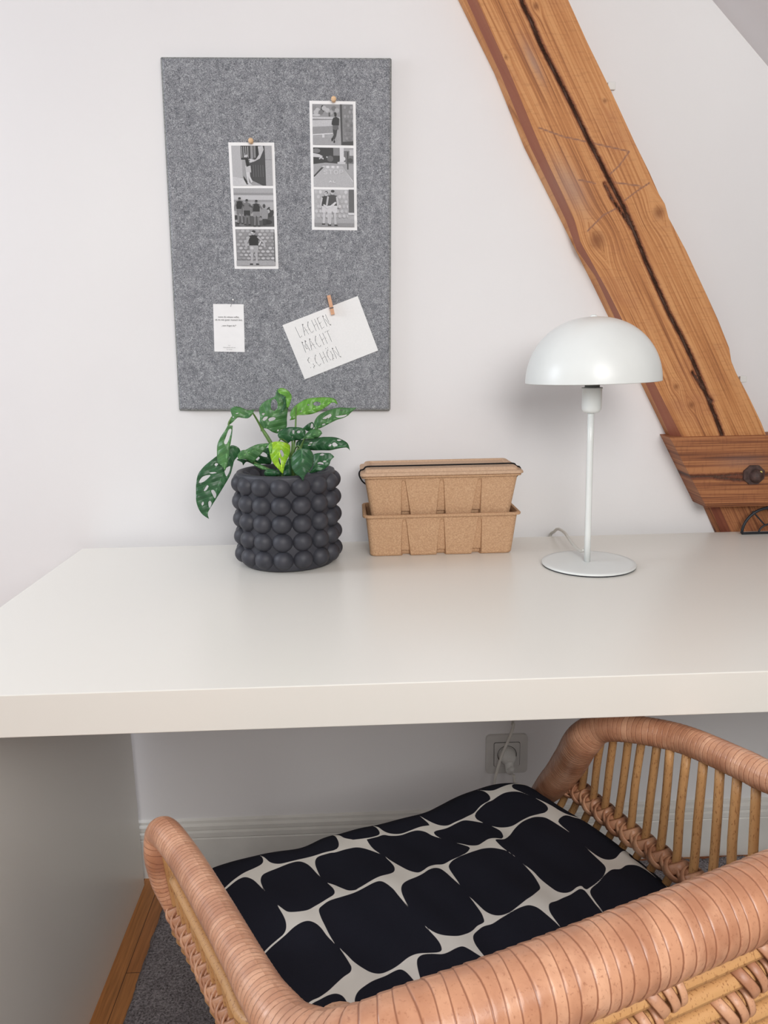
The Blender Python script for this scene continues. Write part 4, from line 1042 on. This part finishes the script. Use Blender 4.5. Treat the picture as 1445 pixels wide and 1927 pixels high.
def knot(b, c, rail_d, spin_d, k, ks=.86):
    out = rail_d.cross(spin_d).normalized(); s1_ = (rail_d+spin_d*.75).normalized(); s2_ = (rail_d-spin_d*.75).normalized()
    b.band(c, out*.0135*ks, s1_*.0160*ks, .0130*ks, .0018, wv=k+.5)
    b.band(c+rail_d*.003, out*.0152*ks, s2_*.0145*ks, .0112*ks, .0018, wv=k+.5)
    b.band(c-rail_d*.006, out*.0125*ks, s2_*.0165*ks, .0075*ks, .0016, wv=k+.5)
Zax = Vector((0, 0, 1))
def foot(p, left):
    a, b_ = (Vector((-.175, -.60, .40)), Vector((-.02, -1.01, .40))) if left else (Vector((.245, -.43, .40)), Vector((.42, -.855, .40)))
    k = max(.02, min(.98, (p-a).dot(b_-a)/(b_-a).length_squared)); return a.lerp(b_, k)
def side(topPts, botPts, name, ks=.97):
    """spindles and braided rail of one side"""
    br_ = MB(); rd_ = (botPts[-1]-botPts[0]).normalized()
    ext = [botPts[0]-rd_*.012]+botPts+[botPts[-1]+rd_*.012]+([Vector((-.022, -1.035, .548))] if ks < .8 else [Vector((.44, -.872, .50))])
    br_.tube(ext, .0092, 14, pitch=.0085, amp=.12)
    for k, (a, c) in enumerate(zip(topPts, botPts)):
        sp = (a-c).normalized(); knot(br_, c, rd_, sp, k, ks)
        low = c-rd_*.016+Vector((0, 0, -.035))+(a-c)*.0; outw = Vector((rd_.y, -rd_.x, 0))*(-1 if ks > .8 else 1)
        s_ = MB(); s_.tube([a, a.lerp(c, .5)+Vector((.0015*math.sin(k*2.1), 0, 0)), c, low] + ([foot(low, ks < .8)]), .0051, 12, step=.02)
        s_.build('spindle', M['rod'], chair)
    br_.build('braided_rail', M['wrap_dark'], chair)
kn = [(1071.6, 1478.6), (1093, 1492), (1114.6, 1512), (1136, 1529), (1159.6, 1549), (1185, 1568.5), (1212, 1588), (1240, 1609.6), (1271, 1633), (1302, 1652.6), (1336, 1680), (1372, 1708), (1410, 1738), (1452, 1770)]
tp = [(1089, 1385, .60), (1107, 1369, .615), (1136, 1363, .625), (1157.6, 1365, .63), (1185, 1369, .632), (1210, 1377, .634), (1238, 1389, .636), (1261, 1404, .638), (1292.5, 1416, .64), (1324, 1428, .642), (1355, 1441, .644), (1388, 1456, .646), (1423.5, 1469, .648), (1462, 1484, .65)]
botR = [A3(px, py, .478+.0014*i) for i, (px, py) in enumerate(kn)]
topR = [A3(px, py, z) for (px, py, z) in tp]
side(topR, botR, 'r')
# left side: mirror layout measured from the outside
lp = spline([A3(335, 1714, .525), A3(375, 1784, .53), A3(408, 1853, .535), A3(444, 1923, .54), A3(484, 2000, .544)], .002)
botL = [lp[int(i*(len(lp)-1)/14)] for i in range(15)]
arm0 = A3(322, 1590, .618); topL = []
for i, c in enumerate(botL):
    # nearest arm point above
    q = min(railP[:len(railP)//3], key=lambda p: (Vector((p.x, p.y))-Vector((c.x+.012, c.y-.004))).length)
    topL.append(Vector((q.x-.002, q.y, q.z-.012)))
side(topL, botL, 'l', .79)
# thin pole bound under the left and right arms
b = MB(); b.tube([A3(328, 1655, .60), A3(357, 1712, .606), A3(394, 1784, .616), A3(430, 1853, .626), A3(466, 1923, .634), Vector((-.052, -1.0, .645)), Vector((-.03, -1.03, .65))], .0050, 12, step=.01); b.build('support_rod', M['rod'], chair)

# legs
lf = allp[0]; rf = allp[-1]
b = MB(); b.tube([lf+Vector((0, 0, .01)), A3(378, 1800, .42), A3(425, 1900, .33), Vector((-.160, -.66, .027))], [.0115, .0125, .0125, .013], 18, pitch=.014, amp=.05); b.build('leg', M['wrap_dark'], chair)
b = MB(); b.tube([rf+Vector((.004, -.004, .01)), rf, rf+Vector((-.014, .022, -.10)), Vector((rf.x-.03, rf.y+.04, .027))], [.0155, .0145, .0145, .015], 18, pitch=.014, amp=.05); b.build('leg', M['wrap_dark'], chair)
bl_ = Vector((-.02, -1.03, .68)); br2 = Vector((.44, -.87, .68))
for p, dx in ((bl_, -.0), (br2, .0)):
    b = MB(); b.tube([p, Vector((p.x+dx, p.y-.01, .42)), Vector((p.x+dx, p.y-.05, .027))], [.014, .015, .0155], 18, pitch=.012, amp=.05); b.build('leg', M['wrap_dark'], chair)
# seat frame and woven seat
sfl = Vector((-.175, -.60, .40)); sfr = Vector((.245, -.43, .40)); sbr = Vector((.42, -.855, .40)); sbl = Vector((-.02, -1.01, .40))
b = MB(); b.tube([sfl, sfr], .013, 14, pitch=.01); b.tube([sfr, sbr], .013, 14, pitch=.01); b.tube([sbr, sbl], .013, 14, pitch=.01); b.tube([sbl, sfl], .013, 14, pitch=.01)
b.build('seat_frame', M['wrap_dark'], chair)
b = MB()
for i in range(26):
    k = (i+.5)/26; p = sfl.lerp(sfr, k); q = sbl.lerp(sbr, k); b.tube([p+Vector((0, 0, .006)), q+Vector((0, 0, .006))], .0062, 8, step=.1)
for i in range(7):
    k = (i+.5)/7; p = sfl.lerp(sbl, k); q = sfr.lerp(sbr, k); b.tube([p-Vector((0, 0, .004)), q-Vector((0, 0, .004))], .005, 8, step=.1)
b.build('seat_panel', M['rod'], chair)
# back: rods lying along the back, bound by diagonal cane loops
ud = Vector((.93, .367, 0)).normalized(); od = Vector((.367, -.93, 0))
bo = Vector((.10, -1.032, .70))
def bkp(s_, h_): return bo+ud*s_+od*(.010+h_*.14)+Vector((0, 0, -h_))
for i in range(15):
    h_ = .0285+i*.0148
    s0_ = -.115+.004*i; s1_ = .36-.004*i
    b = MB(); b.tube([bkp(s0_, h_+.003), bkp(.02, h_), bkp(.2, h_), bkp(s1_, h_)], .0062, 12, step=.02); b.build('back_rod', M['rod'], chair)
for cidx, (sA, slope) in enumerate(((.185, -1.35), (.285, -1.35), (.085, -1.35), (-.01, -1.35))):
    b = MB()
    for i in range(14):
        h_ = .030+i*.0148; s_ = sA+slope*(i*.0148)
        if s_ < -.1 or s_ > .34: continue
        c = bkp(s_, h_)
        dwn = (Vector((0, 0, -1))+od*.14).normalized()
        a1 = (dwn*.8+ud*.55).normalized()
        b.band(c+od*.001, od*.0098, a1*.0125, .0085, .0013, wv=i+.5)
        b.band(c+ud*.011+od*.001, od*.0090, (dwn*.85+ud*.35).normalized()*.0115, .0075, .0013, wv=i+7.5)
        b.band(c+ud*.020+od*.0005, od*.0082, (dwn*.9+ud*.15).normalized()*.0105, .0065, .0012, wv=i+3.5)
    if b.v: b.build('cane_binding', M['wrap_dark'], chair)

# ================================================================== CUSHION
# outline on the seat: front (far) edge, right edge, back edge, left edge
FE = [Vector(p) for p in ((-.218, -.574), (-.20, -.558), (-.146, -.539), (-.092, -.527), (-.060, -.508), (-.036, -.500), (.008, -.484), (.050, -.470), (.084, -.457), (.118, -.428), (.152, -.407), (.185, -.394), (.215, -.391), (.240, -.402))]
RE = [Vector(p) for p in ((.240, -.402), (.262, -.43), (.280, -.460), (.316, -.517), (.346, -.575), (.373, -.642), (.400, -.70), (.418, -.76), (.425, -.80))]
BE = [Vector(p) for p in ((-.055, -.955), (.05, -.925), (.2, -.88), (.33, -.83), (.425, -.80))]
LE = [Vector(p) for p in ((-.218, -.574), (-.190, -.66), (-.145, -.75), (-.10, -.85), (-.055, -.955))]
def curve(pts):
    S = spline([Vector((p.x, p.y, 0)) for p in pts], .001); L = [0]
    for a, b_ in zip(S, S[1:]): L.append(L[-1]+(b_-a).length)
    L = np.array(L); X = np.array([p.x for p in S]); Y = np.array([p.y for p in S])
    return lambda u: (np.interp(u*L[-1], L, X), np.interp(u*L[-1], L, Y))
cf, cb_, cl_, cr_ = curve(FE), curve(BE), curve(LE), curve(RE)
NU = 380
def ease(n_):   # denser near the rim
    u = np.linspace(0, 1, n_); return u
U, V = np.meshgrid(ease(NU), ease(NU), indexing='ij')
Fx, Fy = cf(U); Bx, By = cb_(U); Lx, Ly = cl_(V); Rx, Ry = cr_(V)
c00_ = FE[0]; c10_ = FE[-1]; c01_ = BE[0]; c11_ = BE[-1]
def coons(F_, B_, L_, R_, a, b_, c, d): return (1-V)*F_+V*B_+(1-U)*L_+U*R_-((1-U)*(1-V)*a+U*(1-V)*b_+(1-U)*V*c+U*V*d)
CXg = coons(Fx, Bx, Lx, Rx, c00_.x, c10_.x, c01_.x, c11_.x); CYg = coons(Fy, By, Ly, Ry, c00_.y, c10_.y, c01_.y, c11_.y)
eu = np.minimum(U, 1-U)*.45; ev = np.minimum(V, 1-V)*.40
def prof_(e): q = np.clip(e/.028, 0, 1); return np.sqrt(np.clip(1-(1-q)**2, 0, 1))
E_ = prof_(eu)*prof_(ev)
dome = (4*U*(1-U))**.5*(4*V*(1-V))**.5
wr_ = .0022*np.sin(CXg*46+CYg*21+1)+.0016*np.sin(CXg*20-CYg*52)+.0012*np.sin(CXg*90+CYg*70)
ZC = .437
Zt = ZC+.022*E_+.011*dome+wr_*dome
Zb = ZC-.021*E_
def pat(lst):
    OR = {'A': (380, 1540), 'B': (460, 1700), 'C': (620, 1500), 'D': (740, 1680), 'E': (820, 1450), 'G': (990, 1550)}
    out = []
    cur = None
    for it in lst:
        if isinstance(it, str): cur = OR[it]; continue
        out.append((cur[0]+it[0]/4.8167, cur[1]+it[1]/4.8167)+((1,) if len(it) > 2 else ()))
    return out
shapes = [
 ['A', (186, 615, 1), (270, 545), (370, 487), (470, 445), (540, 405), (556, 370), (545, 335), (518, 302, 1), (570, 345), (620, 390), (700, 405), (800, 385), (900, 355), (1000, 325), (1100, 300), (1200, 288), (1236, 265), (1240, 220), (1215, 160), (1172, 106, 1), (1240, 140), (1290, 175), (1360, 192),
  'C', (200, 388), (300, 380), (380, 370), (440, 350), (456, 325), (440, 285), (385, 228, 1), (440, 260), (490, 300), (550, 320), (640, 318), (730, 295), (830, 268), (908, 255), (895, 235), (805, 150, 1), (860, 190), (930, 230), (1000, 255), (1070, 258), (1130, 235), (1200, 205), (1260, 165), (1310, 130), (1370, 70),
  'E', (482, 266), (495, 240), (480, 205), (440, 170), (365, 135, 1), (440, 160), (520, 165), (590, 140), (660, 110), (720, 90), (770, 84), (850, 105, 1), (770, 98), (710, 98), (690, 120), (700, 150), (750, 175), (845, 214, 1), (770, 188), (700, 183), (620, 195), (560, 225), (510, 262), (460, 285), (400, 330), (362, 370), (353, 395), (370, 430), (430, 461, 1), (350, 455), (260, 455), (190, 480), (100, 520), (0, 548),
  'C', (945, 320), (960, 350), (1008, 382, 1), (930, 350), (870, 315), (800, 298), (730, 305), (640, 330), (550, 342), (490, 340), (430, 365), (335, 388, 1), (360, 430), (400, 475), (462, 519, 1), (390, 490), (310, 465), (240, 458), (160, 475), (60, 498),
  'A', (1156, 307), (1060, 325), (1028, 355), (1025, 400), (1045, 460), (1074, 526, 1), (1020, 460), (970, 410), (920, 385), (870, 380), (800, 398), (700, 435), (600, 475), (545, 510), (530, 560), (545, 610), (569, 656, 1), (510, 590), (460, 545), (400, 520), (350, 525), (280, 560), (150, 660, 1)],
 ['A', (440, 262, 1), (475, 265), (494, 284, 1), (472, 274)],
 ['B', (150, 450, 1), (230, 375), (300, 320), (355, 280), (378, 240), (378, 190), (355, 130), (292, 22, 1), (340, 65), (390, 100), (450, 105), (520, 95), (580, 75), (640, 35),
  'A', (1060, 785), (1130, 745), (1190, 710), (1205, 680), (1190, 640), (1137, 582, 1), (1200, 605), (1260, 635), (1330, 663), (1400, 658),
  'C', (260, 840), (360, 800), (450, 765), (540, 735), (585, 705), (592, 665), (570, 620), (500, 541, 1), (560, 590), (640, 645), (720, 690), (800, 710), (850, 690), (900, 650), (960, 625), (1030, 618), (1100, 590), (1180, 570), (1240, 545), (1268, 510), (1262, 480), (1148, 436, 1), (1210, 450),
  'E', (310, 705), (380, 700), (430, 670), (480, 640), (540, 630), (598, 631), (612, 610), (605, 570), (580, 530), (508, 488, 1), (580, 500), (660, 500), (720, 485), (800, 440), (860, 408), (930, 390), (990, 375), (1018, 345), (1010, 310), (980, 280), (905, 236, 1), (980, 265), (1060, 305), (1120, 345), (1190, 380), (1260, 393), (1340, 393), (1400, 420), (1480, 500, 1), (1400, 440), (1350, 408), (1260, 408), (1200, 393), (1160, 400), (1115, 440), (1108, 465), (1140, 505), (1208, 564, 1), (1120, 505), (1040, 450), (980, 420), (900, 415), (840, 435), (770, 475), (710, 525), (670, 580), (630, 625), (600, 638), (540, 645), (560, 680), (620, 735), (740, 811, 1), (650, 755), (580, 735), (500, 725), (420, 735), (350, 765), (290, 790), (210, 815), (150, 835),
  'C', (1081, 629), (1085, 660), (1110, 700), (1188, 804, 1), (1110, 740), (1050, 690), (1000, 660), (950, 658), (900, 680), (850, 715), (800, 740), (720, 775), (670, 815), (650, 860), (655, 910),
  'D', (107, 108), (148, 178, 1), (90, 110), (40, 55), (0, 10), 'C', (510, 825), (460, 805), (400, 812), (300, 845), (200, 885), (100, 920),
  'A', (1156, 757), (1100, 790), 'B', (674, 62), (690, 130), (730, 210), (770, 290), (817, 371, 1), (750, 300), (700, 235), (650, 195), (590, 178), (530, 190), (450, 230), (380, 280), (310, 330), (240, 385), (130, 490, 1)],
 ['B', (480, 1000, 1), (590, 905), (680, 865), (760, 810), (830, 750), (900, 695), (960, 655), (972, 610), (955, 570), (910, 490), (862, 412, 1), (930, 485), (990, 550), (1070, 605), (1150, 640), (1230, 642), (1310, 615), (1400, 575),
  'D', (140, 620), (220, 592), (320, 583), (400, 578), (435, 566), (438, 535), (400, 470), (277, 334, 1), (350, 395), (420, 430), (500, 445), (590, 440), (670, 400), (720, 360), (760, 318), (800, 300), (825, 285), (818, 250), (790, 190), (690, 38, 1), (760, 115), (830, 190), (900, 230), (970, 238), (1040, 215), (1120, 165), (1200, 115), (1260, 75),
  'G', (106, 640), (128, 600), (115, 550), (60, 460), (-29, 370, 1), (60, 433), (130, 505), (210, 575), (280, 625), (350, 640), (410, 628), (460, 590), (500, 576), (520, 598), (545, 612), (590, 580), (650, 535), (700, 490), (722, 440), (715, 400), (670, 345), (532, 205, 1), (620, 275), (690, 315), (750, 322), (810, 300), (860, 240), (900, 205), (940, 196), (1000, 235, 1), (945, 210), (930, 228), (945, 270), (1000, 310), (1080, 370), (1182, 461, 1), (1100, 405), (1020, 365), (950, 358), (900, 370), (850, 415), (780, 430), (720, 475), (660, 535), (605, 580), (580, 615), (585, 660), (640, 735), (750, 860, 1), (640, 750), (580, 680), (530, 620), (490, 605), (450, 625), (400, 655), (330, 685), (270, 725), (215, 760), (202, 800), (220, 860), (305, 963, 1), (240, 910), (180, 865), (110, 815), (50, 790),
  'D', (1204, 159), (1130, 175), (1060, 210), (980, 260), (900, 305), (830, 318), (790, 335), (740, 380), (722, 420), (730, 470), (770, 535), (890, 665, 1), (830, 620), (750, 580), (690, 550), (630, 530), (570, 545), (500, 575), (440, 590), (350, 588), (270, 597), (225, 625), (213, 670), (230, 750), (275, 880, 1), (220, 835), (160, 770), (110, 725), (60, 705), (0, 718),
  'B', (1280, 655), (1180, 705), (1100, 760), (1030, 815), (1000, 870), (998, 930), (990, 1010, 1), (960, 960), (930, 900), (890, 850), (830, 830), (760, 845), (680, 885), (600, 925), (500, 1010, 1)],
 ['G', (1257, 513, 1), (1310, 552), (1420, 630, 1), (1330, 590)],
 ['G', (980, 215, 1), (1030, 233), (1060, 280, 1), (1020, 250)],
]
D2 = np.full(CXg.shape, 9.0); IN = np.zeros(CXg.shape, bool)
for L_ in shapes:
    ol = outline_spline(pat(L_), 3.0)
    W_ = []
    for p in ol:
        q = at(p.x, p.y, z=.4665)
        W_.append((q.x, q.y))
    ins = np.zeros(CXg.shape, bool)
    for i in range(len(W_)):
        (ax, ay), (bx2, by2) = W_[i], W_[(i+1) % len(W_)]
        if abs(by2-ay) > 1e-12:
            cond = ((ay > CYg) != (by2 > CYg)) & (CXg < (bx2-ax)*(CYg-ay)/(by2-ay)+ax)
            ins ^= cond
    D2 = np.minimum(D2, segdist(CXg, CYg, W_+[W_[0]])); IN |= ins
def region(L_, off=(0, 0)):
    W_ = [(at(p.x, p.y, z=.4665).x+off[0], at(p.x, p.y, z=.4665).y+off[1]) for p in outline_spline(pat(L_), 6.0)]
    ins = np.zeros(CXg.shape, bool)
    for i in range(len(W_)):
        (ax, ay), (bx2, by2) = W_[i], W_[(i+1) % len(W_)]
        if abs(by2-ay) > 1e-12: ins ^= ((ay > CYg) != (by2 > CYg)) & (CXg < (bx2-ax)*(CYg-ay)/(by2-ay)+ax)
    return ins, segdist(CXg, CYg, W_+[W_[0]])
SD = np.where(IN, D2, -D2)+.00015
behind = (CYg+.812) < (CXg+.055)*.3786-.012
for k in (1, 2):
    ins, dd = region(shapes[3], (.040*k+.03, -.092*k))
    SD = np.where(behind, np.maximum(SD, np.where(ins, dd, -dd)), SD)
idx = lambda i, j: i*NU+j
v = [(CXg[i, j], CYg[i, j], Zt[i, j]) for i in range(NU) for j in range(NU)]
f = [(idx(i, j), idx(i, j+1), idx(i+1, j+1), idx(i+1, j)) for i in range(NU-1) for j in range(NU-1)]
nb = 40; o2 = len(v); ii = [round(k*(NU-1)/(nb-1)) for k in range(nb)]
b = MB(); b.add(v, f, 0, True, white=SD.ravel().tolist())
vb2 = [(CXg[i, j], CYg[i, j], Zb[i, j]) for i in ii for j in ii]
fb2 = [(i*nb+j, (i+1)*nb+j, (i+1)*nb+j+1, i*nb+j+1) for i in range(nb-1) for j in range(nb-1)]
b.add(vb2, fb2, 0, True, white=[-1.0]*len(vb2))
o = b.build('seat_cushion', M['cushion'], None, fix=False)
tag(o, 'black cushion with white star net pattern lying on the rattan chair seat', 'cushion')

# ================================================================== LIGHT, WORLD, CAMERA
w = bpy.data.worlds.new('world'); scene.world = w; w.use_nodes = True
bg = w.node_tree.nodes['Background']; bg.inputs[0].default_value = (1.0, .99, .975, 1); bg.inputs[1].default_value = .40
def area(name, loc, target, sx, sy, power, col=(1, 1, 1)):
    l_ = bpy.data.lights.new(name, 'AREA'); l_.shape = 'RECTANGLE'; l_.size = sx; l_.size_y = sy; l_.energy = power; l_.color = col
    o = bpy.data.objects.new(name, l_); COL.objects.link(o); o.location = loc
    o.rotation_euler = (Vector(target)-Vector(loc)).to_track_quat('-Z', 'Y').to_euler(); return o
area('slope_window', (.50, -1.75, 1.66), (-.1, -.25, .95), .8, .9, 14, (1, .985, .96))
area('right_window', (.25, -2.85, 1.85), (.0, 0, .9), 1.0, .9, 33, (1, .985, .965))
area('left_window', (-1.75, -.45, 1.5), (-.1, -.85, .65), .6, .8, 15, (.84, .90, 1))

cam = bpy.data.cameras.new('camera'); co_ = bpy.data.objects.new('camera', cam); COL.objects.link(co_)
cam.sensor_fit = 'VERTICAL'; cam.sensor_height = 36; cam.lens = 36*FPX/1927; cam.clip_start = .02
mt = Matrix((( rgt.x, upv.x, -fwd.x, CAM.x), (rgt.y, upv.y, -fwd.y, CAM.y), (rgt.z, upv.z, -fwd.z, CAM.z), (0, 0, 0, 1)))
co_.matrix_world = mt
scene.camera = co_
scene.view_settings.view_transform = 'Standard'
scene.view_settings.look = 'None'
scene.view_settings.exposure = 0
